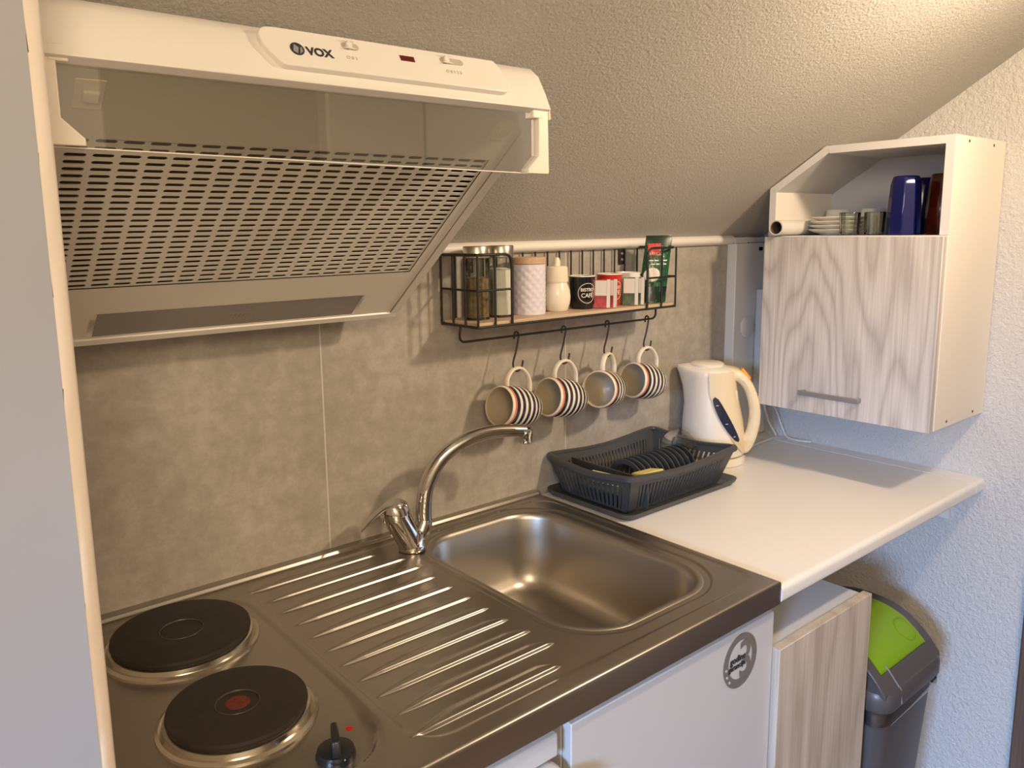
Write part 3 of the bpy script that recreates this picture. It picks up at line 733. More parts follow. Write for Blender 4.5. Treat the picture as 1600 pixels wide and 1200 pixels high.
# hooks and mugs
def make_hook(x):
    pts = [(-.006, .006-.012), (-.0065, .001), (-.004, .0065), (.001, .0075), (.0052, .003), (.005, -.006), (-.001, -.030), (-.009, -.052), (-.0085, -.064), (-.002, -.072), (.006, -.072), (.013, -.066), (.017, -.052)]
    b = MB().tube(smoothpath([(x+a_, RY-.0, RZ+c_) for a_, c_ in pts], 5), .0019, 8)
    return b
hooks_x = (-.106, .026, .160, .294)
hl = ['black S-hook holding the leftmost striped mug', 'black S-hook holding the second striped mug from the left', 'black S-hook holding the third striped mug from the left', 'black S-hook at the right end of the rail, holding the rightmost mug']
hk0 = None
for i, hx in enumerate(hooks_x):
    if hk0 is None:
        t0 = thing('hook', hl[0], 'hook', (hx, RY, RZ), 'hooks on the shelf rail')
        b = make_hook(hx); o = b.build('hook_wire', M['wire'], t0, ang=60)
        # a hook is a single mesh thing: drop the empty
        o.parent = None; o.name = 'hook'; o.location = (hx, RY, RZ); tag(o, hl[0], 'hook', 'hooks on the shelf rail'); bpy.data.objects.remove(t0); hk0 = o; o.name = 'hook'
    else:
        o = hk0.copy(); col.objects.link(o); o.location = (hx, RY, RZ); o['label'] = hl[i]
ml = ['striped cream mug hanging leftmost, above the tap spout', 'striped cream mug hanging second from the left', 'striped mug third from the left, turned most towards the room', 'striped cream mug hanging rightmost, next to the kettle']
# local axis z = from lip to base; local x = up (handle)
def make_mug():
    t = thing('mug', ml[0], 'mug', (0, 0, 0), 'striped mugs on hooks')
    ro, L_ = .0415, .098
    outer = [(.0385, .0), (.0405, .0012), (.0412, .004), (.0425, .02), (.0425, .045), (.0405, .065), (.0355, .083), (.0305, .092), (.0285, .098), (.0265, .098), (.0255, .0965), (.002, .0965)]
    inner = [(.0375, .0012), (.0385, .0), ] 
    MB().lathe(outer, seg=48, caps=False).build('mug_body', M['mug'], t, ang=60)
    MB().lathe([(.0385, .0), (.0372, .0012), (.0382, .006), (.0393, .02), (.0392, .045), (.0372, .065), (.032, .082), (.024, .090), (.001, .0915)], seg=48, caps=False).build('mug_inside', M['mugin'], t, ang=60)
    hp_ = smoothpath([(.0405, 0, .014), (.056, 0, .012), (.073, 0, .022), (.080, 0, .042), (.074, 0, .061), (.057, 0, .077), (.035, 0, .082)], 6)
    b = MB(); v = []; f = []; n = len(hp_)
    for i_, p in enumerate(hp_):
        a_ = hp_[max(0, i_-1)]; c_ = hp_[min(n-1, i_+1)]; tg = (c_-a_).normalized(); nr = Vector((0, 1, 0)).cross(tg).normalized()
        for k in range(12):
            an = 2*PI*k/12; v.append(p+Vector((0, .0068*math.cos(an), 0))+nr*.0036*math.sin(an))
    for i_ in range(n-1):
        for k in range(12): f.append((i_*12+k, i_*12+(k+1) % 12, (i_+1)*12+(k+1) % 12, (i_+1)*12+k))
    f.append(tuple(range(12))[::-1]); f.append(tuple((n-1)*12+k for k in range(12)))
    b.add(v, f); b.build('mug_handle', M['creamer'], t, ang=60)
    return t
mg0 = make_mug()
mugs = [(-.165, -.073, 1.137, 5, 12), (-.032, -.072, 1.140, 3, 11), (.102, -.084, 1.140, 20, 10), (.232, -.068, 1.145, 1, 11)]
for i, (x, y, z, az, tilt) in enumerate(mugs):
    o = mg0 if i == 0 else copy_tree(mg0)
    ax = Vector((math.cos(R(az))*math.cos(R(tilt)), math.sin(R(az))*math.cos(R(tilt)), -math.sin(R(tilt))))
    upv = Vector((0,0,1)); upv = (upv-ax*upv.dot(ax)).normalized(); yy = ax.cross(upv)
    mt = Matrix((upv, yy, ax)).transposed().to_4x4()
    # hang: the inner top of the handle loop sits on the hook
    hb_ = Vector((hooks_x[i]+.003, RY, RZ-.0702))
    loc = hb_-upv*.0757-ax*.040
    mt.translation = loc
    o.matrix_world = mt; o['label'] = ml[i]

# ------------------------------------------------------------------ things on the shelf
SZ = 1.3068
def jar(x, y, fill, h_fill, label):
    t = thing('glass_jar', label, 'jar', (x, y, SZ), 'glass jars with metal lids')
    MB().lathe([(.0245, .001), (.0255, .006), (.0255, .108), (.0245, .116)], c=(x, y, SZ), seg=40, caps=True).build('glass', M['glass'], t)
    MB().lathe([(.0228, .005), (.0228, h_fill), (.010, h_fill+.004)], c=(x, y, SZ), seg=32).build('contents', fill, t)
    MB().lathe([(.0250, .117), (.0258, .118), (.0258, .137), (.0248, .139)], c=(x, y, SZ), seg=40).build('lid', M['jarlid'], t)
jar(-.203, -.062, M['spice'], .078, 'tall glass jar of brown spice with a steel lid, leftmost on the shelf')
jar(-.140, -.058, M['sugar'], .092, 'tall glass jar of white sugar with a steel lid')
# canister with embossed relief
t = thing('canister', 'lilac white embossed canister with a wooden lid on the shelf', 'canister', (-.066, -.058, SZ))
b = MB(); seg = 96; rows = 44; v = []; f = []; H_ = .100
for j in range(rows+1):
    z = H_*j/rows
    for k in range(seg):
        a_ = 2*PI*k/seg; u_ = a_*.0335/.009; w_ = z/.009
        e_ = abs(math.sin(PI*(u_*.5+w_*.5)))*abs(math.sin(PI*(u_*.5-w_*.5)))
        if j < 2 or j > rows-3: e_ = .3
        r_ = .0325+.0014*e_; v.append((-.066+r_*math.cos(a_), -.058+r_*math.sin(a_), SZ+z))
for j in range(rows):
    for k in range(seg): f.append((j*seg+k, j*seg+(k+1) % seg, (j+1)*seg+(k+1) % seg, (j+1)*seg+k))
f.append(tuple(range(seg))[::-1]); f.append(tuple(rows*seg+k for k in range(seg)))
b.add(v, f); b.build('body', M['lav'], t, ang=70)
MB().lathe([(.0325, .1005), (.0335, .1015), (.0335, .1125), (.032, .114)], c=(-.066, -.058, SZ), seg=48).build('lid', M['lidw'], t)
# creamer
t = thing('sugar_pourer', 'small ivory pourer bottle with a screw cap beside the canister', 'bottle', (.010, -.060, SZ))
MB().lathe([(.020, 0), (.0235, .003), (.0275, .018), (.0285, .030), (.0270, .044), (.0225, .056), (.0215, .060)], c=(.010, -.060, SZ), seg=40).build('body', M['creamerb'], t)
MB().lathe([(.0232, .060), (.0238, .062), (.0225, .090), (.0205, .092), (.0200, .093)], c=(.010, -.060, SZ), seg=40).build('cap', M['creamer'], t)
MB().lathe([(.0075, .092), (.0070, .104), (.0045, .110), (.002, .111)], c=(.010, -.060, SZ), seg=20).build('spout', M['creamer'], t)
# three small cups with print wrapped on the side
def cup(x, y, m, ink, label):
    t = thing('espresso_cup', label, 'cup', (x, y, SZ), 'small printed cups on the shelf')
    MB().lathe([(.0225, 0), (.0235, .002), (.0275, .066), (.0280, .069), (.0268, .070), (.0262, .068), (.0215, .006), (.001, .005)], c=(x, y, SZ), seg=44, caps=False).build('cup_body', m, t, ang=50)
    if m is not M['whitec']: MB().lathe([(.0283, .0685), (.0280, .0705), (.0264, .0705), (.0262, .0685)], c=(x, y, SZ), seg=44, caps=False).build('cup_rim', M['whitec'], t)
    v_ = Vector((CP.x-x, CP.y-y)); base = math.atan2(v_.y, v_.x)+R(28)
    def wrap(p, r0=.0262):
        a_ = base+p.x/r0; rr = .0236+.0040*((p.y+.034)/.066)+.0006+p.z
        return Vector((rr*math.cos(a_), rr*math.sin(a_), .034+p.y))
    T = Matrix.Translation((x, y, SZ))
    cu = bpy.data.curves.new('ring', 'CURVE'); cu.dimensions = '2D'; cu.fill_mode = 'BOTH'; cu.extrude = .0002
    for r_ in (.0215, .0203):
        sp_ = cu.splines.new('POLY'); lp = circ(0, 0, r_, 48); sp_.points.add(len(lp)-1); sp_.use_cyclic_u = True
        for i_, p in enumerate(lp): sp_.points[i_].co = (p[0], p[1], 0, 1)
    curve_mesh('printed_ring', cu, T, ink, t, wrap)
    text('lettering', 'BISTRO', .0095, T, ink, t, wrap=lambda p: wrap(Vector((p.x, p.y+.007, p.z))), ext=.0002, bold=.0002)
    text('lettering', 'CAFÉ', .0125, T, ink, t, wrap=lambda p: wrap(Vector((p.x, p.y-.005, p.z))), ext=.0002, bold=.0002)
    return t
cup(.082, -.062, M['blackc'], M['paper'], 'small black cup with a white ring print, behind the red packets')
cup(.172, -.058, M['redc'], M['paper'], 'small red printed cup between the black and the white one')
cup(.240, -.052, M['whitec'], M['ink'], 'small white cup with dark lettering beside the coffee bag')
def packet(x, y, az, m, label, name='tea_packet', lean=4):
    t = thing(name, label, 'packet', (x, y, SZ), 'tea packets in front of the cups')
    T = Matrix.Translation((x, y, SZ+.0012)) @ Matrix.Rotation(R(az), 4, 'Z') @ Matrix.Rotation(R(lean), 4, 'Y')
    MB().box((-.0018, -.017, 0), (.0018, .017, .060), T).build('sleeve', m, t)
    MB().box((-.0026, -.0172, .0005), (-.0018, -.010, .0605), T).build('paper_edge', M['paper'], t)
    MB().box((-.0026, -.0095, .026), (-.0019, .015, .058), T).build('printed_panel', M['paper'], t)
packet(.108, -.096, 35, M['redbox'], 'red and white tea packet nearest the black cup')
packet(.124, -.101, 28, M['redbox'], 'red and white tea packet directly in front of the red cup')
packet(.196, -.098, 32, M['greenbox'], 'green and white tea packet nearest the red cup')
packet(.212, -.102, 28, M['greenbox'], 'green and white tea packet directly in front of the white cup')
# coffee bag
bg = Vector((.283, -.085, SZ))
t = thing('coffee_bag', 'green foil coffee bag with a red patch standing in the right basket', 'bag', bg)
vdir = Vector((.80, -.60, 0)); ndir = Vector((-.60, -.80, 0)); tilt_ = Vector((.022, -.002, 0))
def BP(u_, z_, d_): return bg+Vector((0,0,.001))+vdir*u_+Vector((0,0,z_))+ndir*d_+tilt_*(z_/.15)
b = MB(); nu, nv = 10, 24; v = []; f = []; Hb = .150
def halfw(z_): return .0310-.001*(z_/Hb)
def thick(u_, z_):
    k_ = z_/Hb; base_ = .016*(1-k_)**.6+.0008; return base_*(1-.55*abs(u_)**3)+.0012*math.sin(u_*9+z_*120)*(k_ < .8)
for side in (1, -1):
    for j in range(nv+1):
        for i in range(nu+1):
            u_ = -1+2*i/nu; z_ = Hb*j/nv; v.append(BP(u_*halfw(z_), z_, side*thick(u_, z_)*(0.15 if abs(u_) == 1 else 1)*(1 if side > 0 else .3)))
o1 = (nu+1)*(nv+1)
for j in range(nv):
    for i in range(nu):
        a_ = j*(nu+1)+i; f.append((a_, a_+1, a_+nu+2, a_+nu+1)); c_ = o1+a_; f.append((c_+nu+1, c_+nu+2, c_+1, c_))
for j in range(nv):
    for i in (0, nu): a_ = j*(nu+1)+i; f.append((a_, a_+nu+1, o1+a_+nu+1, o1+a_))
for i in range(nu):
    f.append((i, o1+i, o1+i+1, i+1)); a_ = nv*(nu+1)+i; f.append((a_, a_+1, o1+a_+1, o1+a_))
b.add(v, f); b.build('foil', M['bag'], t, ang=60)
def bagpatch(name, u0, u1, z0, z1, m, n_=6, par=None, ell=False):
    b = MB(); v = []; f = []
    for j in range(n_+1):
        for i in range(n_+1):
            uu, zz = -1+2*i/n_, -1+2*j/n_
            if ell:
                k_ = max(abs(uu), abs(zz)); r_ = math.hypot(uu, zz) or 1; uu, zz = uu*k_/r_, zz*k_/r_
            uu = (u0+u1)/2+(u1-u0)/2*uu; zz = (z0+z1)/2+(z1-z0)/2*zz
            v.append(BP(uu*halfw(zz), zz, thick(uu, zz)+.0007))
    for j in range(n_):
        for i in range(n_): a_ = j*(n_+1)+i; f.append((a_, a_+1, a_+n_+2, a_+n_+1))
    return b.add(v, f).build(name, m, par or t, ang=60)
bagpatch('dark_band', -.95, .95, .128, .1495, M['bagd'])
bagpatch('dark_band', -.95, .95, .002, .036, M['bagd'])
rp = bagpatch('red_patch', -.80, .15, .104, .132, M['bagr'])
bagpatch('cup_picture', -.90, .30, .047, .078, M['paper'], 8, None, True)
text('lettering', 'FRANCK', .0085, frame(BP(-.009, .109, thick(0, .109)+.0016), vdir, (0,0,1)), M['whitec'], t, ext=.0002, bold=.0002)
for z_, segs in ((.094, ((-.62, -.30), (-.22, .10), (.40, .75))), (.086, ((-.45, -.15), (-.08, .20), (.45, .72)))):
    for u0, u1 in segs: bagpatch('pale_print', u0, u1, z_-.0014, z_+.0014, M['paper'], 2)

# ------------------------------------------------------------------ dish rack with its tray
TZ = WZ+.001
ty = thing('drip_tray', 'dark grey drip tray under the dish rack', 'tray', (.21, -.13, WZ))
def tsag(x): return -.000
tr0 = [rrect(.030, .398, -.243, -.008, .022, TZ), rrect(.022, .406, -.251, -.004, .025, TZ+.008), rrect(.020, .408, -.254, -.003, .026, TZ+.015), rrect(.024, .404, -.249, -.006, .024, TZ+.015), rrect(.034, .394, -.240, -.014, .020, TZ+.005), rrect(.06, .37, -.22, -.03, .015, TZ+.004)]
loft([tr0[0]]+tr0[1:]).build('tray_body', M['rack'], ty, ang=50)
o = ty.children[0]; o.parent = None; o.name = 'drip_tray'; o.location = ty.location; tag(o, ty['label'], 'tray'); bpy.data.objects.remove(ty); o.name = 'drip_tray'
RK = thing('dish_rack', 'dark grey plastic dish rack on its tray between sink and kettle', 'dish rack', (.21, -.13, TZ+.006))
z0, z1 = TZ+.0065, .982
def rk(t_):   # rectangle at height fraction t_
    return (.056-.022*t_, .364+.028*t_, -.220-.026*t_, -.034+.026*t_)
def sag(s_): return .011*(math.sin(PI*s_))**1.5
b = MB()
q0, q1 = rk(0), rk(1)
b.box((q0[0], q0[2], z0), (q0[1], q0[3], z0+.003))
def wallpanel(A0, B0, A1, B1, nbar, solid=.16):
    """A0,B0 bottom corners, A1,B1 top corners"""
    A0, B0, A1, B1 = map(Vector, (A0, B0, A1, B1)); nrm = (B0-A0).cross(A1-A0).normalized()*.0022
    def P(s_, t_): return A0.lerp(B0, s_).lerp(A1.lerp(B1, s_), t_)-Vector((0, 0, sag(s_)*t_))
    def strip(s0, s1, t0, t1, n_=1):
        for i_ in range(n_):
            sa = s0+(s1-s0)*i_/n_; sb = s0+(s1-s0)*(i_+1)/n_
            v = [P(sa, t0), P(sb, t0), P(sb, t1), P(sa, t1)]; v = v+[p+nrm for p in v]
            b.add(v, [(0,1,2,3), (7,6,5,4), (0,1,5,4), (1,2,6,5), (2,3,7,6), (3,0,4,7)])
    strip(0, 1, .74, 1, 16); strip(0, 1, 0, .07, 1); strip(0, solid*.5, 0, .8); strip(1-solid*.5, 1, 0, .8)
    for i_ in range(nbar):
        s_ = solid*.5+(1-solid)*(i_+.5)/nbar; w_ = (1-solid)/nbar*.28; strip(s_-w_, s_+w_, 0, .8)
c0 = [(q0[0], q0[2], z0), (q0[1], q0[2], z0), (q0[1], q0[3], z0), (q0[0], q0[3], z0)]
c1 = [(q1[0], q1[2], z1), (q1[1], q1[2], z1), (q1[1], q1[3], z1), (q1[0], q1[3], z1)]
for i, nb in ((0, 26), (1, 14), (2, 26), (3, 14)): wallpanel(c0[i], c0[(i+1) % 4], c1[i], c1[(i+1) % 4], nb)
# out-turned rim
def rimring(o_, dz):
    out = []; x0_, x1_, y0_, y1_ = rk(1)
    base = []
    for cx_, cy_, a0 in ((x1_-.012, y1_-.012, 0), (x0_+.012, y1_-.012, 90), (x0_+.012, y0_+.012, 180), (x1_-.012, y0_+.012, 270)):
        for k in range(7):
            a_ = R(a0+15*k); base.append((cx_+(.012+o_)*math.cos(a_), cy_+(.012+o_)*math.sin(a_)))
        nx_ = {0: (x0_+.012, y1_+o_), 90: (x0_-o_, y0_+.012), 180: (x1_-.012, y0_-o_), 270: (x1_+o_, y1_-.012)}[a0]
        p_ = base[-1]
        for k in range(1, 12): base.append((p_[0]+(nx_[0]-p_[0])*k/12, p_[1]+(nx_[1]-p_[1])*k/12))
    for x_, y_ in base:
        sx_ = min(1, max(0, (x_-x0_)/(x1_-x0_))); sy_ = min(1, max(0, (y_-y0_)/(y1_-y0_)))
        sg_ = sag(sx_) if min(abs(y_-y0_), abs(y_-y1_)) < min(abs(x_-x0_), abs(x_-x1_)) else sag(sy_)
        out.append((x_, y_, z1-sg_+dz))
    return out
r_ = loft([rimring(-.0035, -.003), rimring(-.0025, .0018), rimring(.006, .0018), rimring(.009, -.001), rimring(.009, -.008), rimring(.007, -.008), rimring(.006, -.001)], False)
b.add(r_.v, r_.f)
b.build('basket', M['rack'], RK, ang=45)
# cutlery divider
b = MB().box((.100, -.236, z0+.003), (.103, -.012, .962)); b.build('cutlery_divider', M['rack'], RK)
# plate rests: a row of arches
b = MB()
for i in range(11):
    x = .172+i*.0185
    arc = [(x, -.113+.052*math.cos(R(a_)), z0+.016+.050*math.sin(R(a_))) for a_ in range(-15, 196, 10)]
    arci = [(x, -.113+.041*math.cos(R(a_)), z0+.016+.039*math.sin(R(a_))) for a_ in range(195, -16, -10)]
    n = len(arc)
    for k in range(n-1):
        v = [arc[k], arc[k+1], arci[n-2-k], arci[n-1-k]]; v = [Vector(p) for p in v]; v += [p+Vector((.0035, 0, 0)) for p in v]
        b.add(v, [(3,2,1,0), (4,5,6,7), (0,1,5,4), (1,2,6,5), (2,3,7,6), (3,0,4,7)])
b.build('plate_rests', M['rack'], RK, ang=45)
# two clear saucers standing in the rests
for i, (x, lb) in enumerate(((.3460, 'clear glass saucer standing in the rack, nearer the cutlery side'), (.3640, 'clear glass saucer standing in the rack, nearest the kettle'))):
    T = frame((x, -.113, z0+.0540), (0, 1, 0), (.03, 0, 1))
    s_ = MB().lathe([(.004, 0), (.022, .0005), (.036, .003), (.0465, .0070), (.0475, .0066), (.036, .0012), (.020, -.0015), (.004, -.002)], T=T, seg=44, caps=True)
    tag(s_.build('saucer', M['glass'], ang=60), lb, 'saucer', 'glass saucers in the rack')
sg = MB().box((-.030, -.012, -.020), (.030, .012, .020), Matrix.Translation((.148, -.196, .9505)) @ Matrix.Rotation(R(-4), 4, 'Z') @ Matrix.Rotation(R(78), 4, 'X'))
tag(sg.build('sponge', M['sponge'], bevel=.003), 'small yellow sponge lying in the dish rack', 'sponge')
# sponge is carried by a soap shelf of the rack
MB().box((.106, -.232, .932), (.186, -.150, .9355)).build('soap_shelf', M['rack'], RK)
b = MB().box((-.034, -.003, -.012), (.034, .003, .012), Matrix.Translation((.070, -.150, .9505)) @ Matrix.Rotation(R(-58), 4, 'Z') @ Matrix.Rotation(R(8), 4, 'Y'))
tag(b.build('scouring_pad', M['cloth'], bevel=.0015), 'thin lime scouring pad tucked in the cutlery compartment', 'scouring pad')
MB().box((.045, -.222, .932), (.0995, -.090, .9355)).build('cutlery_shelf', M['rack'], RK)

# ------------------------------------------------------------------ kettle
KC = Vector((.523, -.097, WZ))
KD = Vector((.56, -.83, 0)).normalized()      # towards the handle
KP = Vector((.83, .56, 0)).normalized()
K = thing('kettle', 'cream white electric kettle with a loop handle and a navy level gauge', 'kettle', KC)
MB().lathe([(.074, .0005), (.076, .003), (.076, .014), (.072, .020), (.060, .021)], c=KC, seg=56).build('base', M['kbody'], K)
b = MB(); prof = [(.070, .022), (.0755, .026), (.0765, .045), (.0755, .070), (.0715, .110), (.0655, .150), (.0615, .190), (.0600, .220), (.0605, .232), (.0575, .238), (.040, .244), (.002, .246)]
ksh = lambda z: -KD*(.0165*z/.24)
seg = 64; v = []; f = []
for r_, z in prof:
    for k in range(seg):
        a_ = 2*PI*k/seg; d_ = Vector((math.cos(a_), math.sin(a_), 0)); away = max(0, -d_.dot(KD))
        spx = .022*(away**10)*max(0, (z-.17)/.07) if z < .240 else .012*(away**10)
        v.append(KC+ksh(z)+d_*(r_+spx)+Vector((0, 0, z+(.004*away**4 if z > .2 else 0))))
n = len(prof)
for i in range(n-1):
    for k in range(seg): f.append((i*seg+k, i*seg+(k+1) % seg, (i+1)*seg+(k+1) % seg, (i+1)*seg+k))
f.append(tuple(range(seg))[::-1]); f.append(tuple((n-1)*seg+k for k in range(seg)))
b.add(v, f); b.build('body', M['kbody'], K, ang=50)
MB().lathe([(.040, .243), (.041, .249), (.036, .252), (.002, .253)], c=KC-KD*.022, seg=40).build('lid', M['kbody'], K)
# handle part: outline in the plane (KD, z)
KT_ = frame(KC, KD, (0, 0, 1))
outl = smoothpath([(p[0], p[1], 0) for p in [(-.006, .243), (.034, .243), (.062, .232), (.086, .205), (.103, .165), (.109, .125), (.105, .085), (.094, .048), (.080, .028), (.064, .027)]], 6)
lo = [(p.x, p.y) for p in outl]+[(.050, .060), (.045, .120), (.040, .180), (.026, .200), (-.006, .225)]
hole = [(p.x, p.y) for p in smoothpath([(p[0]-.008, p[1], 0) for p in [(.046, .206), (.039, .192), (.047, .150), (.059, .110), (.070, .078), (.077, .073), (.085, .092), (.089, .125), (.086, .155), (.075, .188), (.060, .206), (.046, .206)]], 5)][:-1]
flat('handle', [lo, hole], KT_, M['kgrip'], K, .046, .012)
# cream shell wrapping the handle side of the body
b = MB(); v = []; f = []; na, nz_ = 24, 20
def kang(z):
    u_ = .000 if z > .185 else .000+.070*((.185-z)/.155)**1.3
    rb_ = np.interp(z, [p[1] for p in prof], [p[0] for p in prof]); return math.acos(max(-1, min(1, u_/rb_)))
for side in (0, 1):
    for j in range(nz_+1):
        z = .030+(.234-.030)*j/nz_; t_ = j/nz_
        rb = np.interp(z, [p[1] for p in prof], [p[0] for p in prof])+(.0035 if side == 0 else .0004)
        aL = math.atan2(KD.y, KD.x)-kang(z); aR = math.atan2(KD.y, KD.x)+kang(z)
        for i in range(na+1):
            a_ = aL+(aR-aL)*i/na; v.append(KC+ksh(z)+Vector((math.cos(a_)*rb, math.sin(a_)*rb, z)))
n1 = (na+1)*(nz_+1)
for j in range(nz_):
    for i in range(na):
        a_ = j*(na+1)+i; f.append((a_, a_+1, a_+na+2, a_+na+1)); f.append((n1+a_+na+1, n1+a_+na+2, n1+a_+1, n1+a_))
    for i in (0, na): a_ = j*(na+1)+i; f.append((a_, a_+na+1, n1+a_+na+1, n1+a_))
for i in range(na):
    f.append((i, i+1, n1+i+1, n1+i)); a_ = nz_*(na+1)+i; f.append((a_, a_+1, n1+a_+1, n1+a_))
b.add(v, f); b.build('grip_shell', M['kgrip'], K, ang=60)
# navy gauge along the shell's edge on the room side
b = MB(); v = []; f = []; ng = 22
for j in range(ng+1):
    t_ = .17+.55*j/ng; z = .030+.204*t_; rb = np.interp(z, [p[1] for p in prof], [p[0] for p in prof])
    a0 = math.atan2(KD.y, KD.x)-kang(z)+R(2)
    e_ = math.sin(PI*min(1, max(0, j/ng)))**.35; wd = R(13)*e_+R(.5)
    for s_, rr in ((-wd*.75, rb+.0055), (0, rb+.0062), (wd*.75, rb+.0060)): 
        a_ = a0+R(7)+s_; v.append(KC+ksh(z)+Vector((math.cos(a_)*rr, math.sin(a_)*rr, z)))
for j in range(ng): f += [(j*3, j*3+1, j*3+4, j*3+3), (j*3+1, j*3+2, j*3+5, j*3+4)]
b.add(v, f); gg = b.build('level_gauge', M['navy'], K, ang=60)
for t_ in (.62, .40, .24):
    z = .030+.204*t_; rb = np.interp(z, [p[1] for p in prof], [p[0] for p in prof])+.0066; a_ = math.atan2(KD.y, KD.x)-kang(z)+R(7)
    d_ = Vector((math.cos(a_), math.sin(a_), 0)); MB().box((-.003, -.0004, -.0008), (.003, .0004, .0008), frame(KC+ksh(z)+d_*rb+Vector((0,0,z)), d_.cross(Vector((0,0,1))), (0,0,1)) @ Matrix.Rotation(PI/2, 4, 'X')).build('level_mark', M['mark'], gg)
MB().prism([KC+KD*a_+Vector((0, 0, z_))-KP*.010 for a_, z_ in ((.056, .2375), (.064, .2405), (.084, .2160), (.078, .2105))], KP*.020).build('switch', M['orange'], K, bevel=.002)

# ------------------------------------------------------------------ power strip and cables in the corner
ps_ = thing('power_strip', 'white multi-socket power strip on the wall behind the cabinet', 'power strip', (.845, -.05, 1.15))
MB().box((.788, -.066, 1.02), (.836, -.0305, 1.305)).build('housing', M['plastic'], ps_, bevel=.004)
for k in range(5):
    s_ = MB().lathe([(.019, .0), (.019, .001), (.017, -.004), (.002, -.004)], T=frame((.812, -.0665, 1.075+.050*k), (1, 0, 0), (0, 0, 1)), seg=24).build('socket', M['shade'], ps_)
MB().box((.802, -.0685, 1.030), (.822, -.0655, 1.044)).build('rocker_switch', M['redled'], ps_)
cb1 = MB().tube(smoothpath([(.830, -.050, 1.02), (.845, -.075, .96), (.848, -.094, .915), (.842, -.112, .8955), (.835, -.145, .8945), (.842, -.170, .8945), (.848, -.178, .8945)], 8), .0032, 10)
tag(cb1.build('power_cable', M['plastic'], ang=60), 'white cable looping down onto the worktop under the cabinet', 'cable')
cb2 = MB().tube(smoothpath([(.598, -.085, .8945), (.66, -.100, .8945), (.74, -.092, .8945), (.80, -.088, .8945), (.838, -.080, .895), (.825, -.060, .94), (.806, -.050, 1.02)], 8), .0030, 10)
tag(cb2.build('power_cable', M['plastic'], ang=60), 'white kettle cable running from the kettle to the corner', 'cable')
cl_ = MB().box((.796, -.030, 1.408), (.816, -.0235, 1.420), Matrix.Translation((0, 0, 0)))
tag(cl_.build('cable_clip', M['black'], bevel=.001), 'tiny black clip at the top of the corner casing', 'clip')
cw = MB().tube(smoothpath([(.755, -.022, 1.432), (.762, -.026, 1.425), (.764, -.026, 1.415), (.756, -.024, 1.407)], 6), .0012, 8)
tag(cw.build('wire_end', M['black'], ang=60), 'bent black wire end beside the clip on the corner casing', 'wire')

# ------------------------------------------------------------------ wall cabinet
CX = .594; CB_, CT_ = 1.045, 1.649; CY0, CY1 = -.183, -.585; DT = 1.4515; th = .0165
WC = thing('wall_cabinet', 'wall cabinet with a pale wood door and an open slanted top shelf', 'cabinet', (.73, -.38, 1.045))
back = E-.002
ya_, za_, yc_, zc_ = CY0, 1.562, -.317, CT_          # slanted corner
MB().box((CX, CY1, CB_), (back, CY1+th, CT_)).build('side_panel', M['panel'], WC, bevel=.0008)
MB().box((CX, CY0-th, CB_), (back, CY0, za_-.004)).build('side_panel', M['panel'], WC, bevel=.0008)
MB().box((CX, CY1+th, CB_), (back-.004, CY0-th, CB_+th)).build('bottom_panel', M['whiteg'], WC)
MB().box((CX, CY1+th, DT-th), (back-.004, CY0-th, DT)).build('shelf', M['whiteg'], WC)
dv = Vector((0, yc_-ya_, zc_-za_)).normalized(); nv_ = Vector((0, dv.z, -dv.y)); nv_ = -nv_ if nv_.z > 0 else nv_
p0 = Vector((CX, ya_, za_)); p1 = Vector((CX, yc_, zc_))
q0 = Vector((CX, CY0-th, za_+0)); 
MB().prism([p0, p1, p1+nv_*th+dv*.004, p0+nv_*th], (back-CX, 0, 0)).build('slanted_panel', M['whiteg'], WC, bevel=.0006)
MB().prism([(CX, yc_+.0006, zc_), (CX, CY1+th, zc_), (CX, CY1+th, zc_-th), (CX, yc_-.009, zc_-th)], (back-CX, 0, 0)).build('top_panel', M['whiteg'], WC, bevel=.0006)
MB().prism([(back-.004, CY1+.002, CB_+.002), (back-.004, CY0-.002, CB_+.002), (back-.004, CY0-.002, za_-.006), (back-.004, yc_, zc_-.004), (back-.004, CY1+.002, zc_-.004)], (.003, 0, 0)).build('back_panel', M['whiteg'], WC)
e = MB()      # pale edging on the open part
e.box((CX-.0012, CY1, DT+.001), (CX, CY1+th+.001, CT_)); e.box((CX-.0012, CY0-th, DT+.001), (CX, CY0, za_-.002))
e.prism([(CX-.0012, yc_, zc_), (CX-.0012, CY1+th+.001, zc_), (CX-.0012, CY1+th+.001, zc_-th), (CX-.0012, yc_-.009, zc_-th)], (.0012, 0, 0))
e.prism([Vector(p)-Vector((.0012, 0, 0)) for p in (p0, p1, p1+nv_*th, p0+nv_*th)], (.0012, 0, 0))
e.box((CX-.0012, CY1+th, DT-.004), (CX, CY0-th, DT))
e.build('edging', M['edge'], WC, smooth=False)
dr_ = MB().box((CX-.0185, CY1+.0015, CB_-.002), (CX-.0015, CY0-.001, DT-.002)).build('door', M['ash'], WC, bevel=.001)
hn = MB(); hy0, hy1, hz = -.298, -.442, 1.091
hn.box((CX-.040, hy1, hz-.0055), (CX-.034, hy0, hz+.0055)).box((CX-.036, hy0-.010, hz-.005), (CX-.018, hy0-.004, hz+.005)).box((CX-.036, hy1+.004, hz-.005), (CX-.018, hy1+.010, hz+.005))
hn.build('handle', M['handle'], dr_, bevel=.001)
for x, z in ((.66, CT_-.010), (.79, CT_-.012), (.655, CB_+.012), (.795, CB_+.012)):
    MB().lathe([(.003, 0), (.003, .0006), (.001, .0007)], T=frame((x, CY1-.0001, z), (1,0,0), (0,0,1)), seg=12).build('screw_hole', M['ink'], WC)
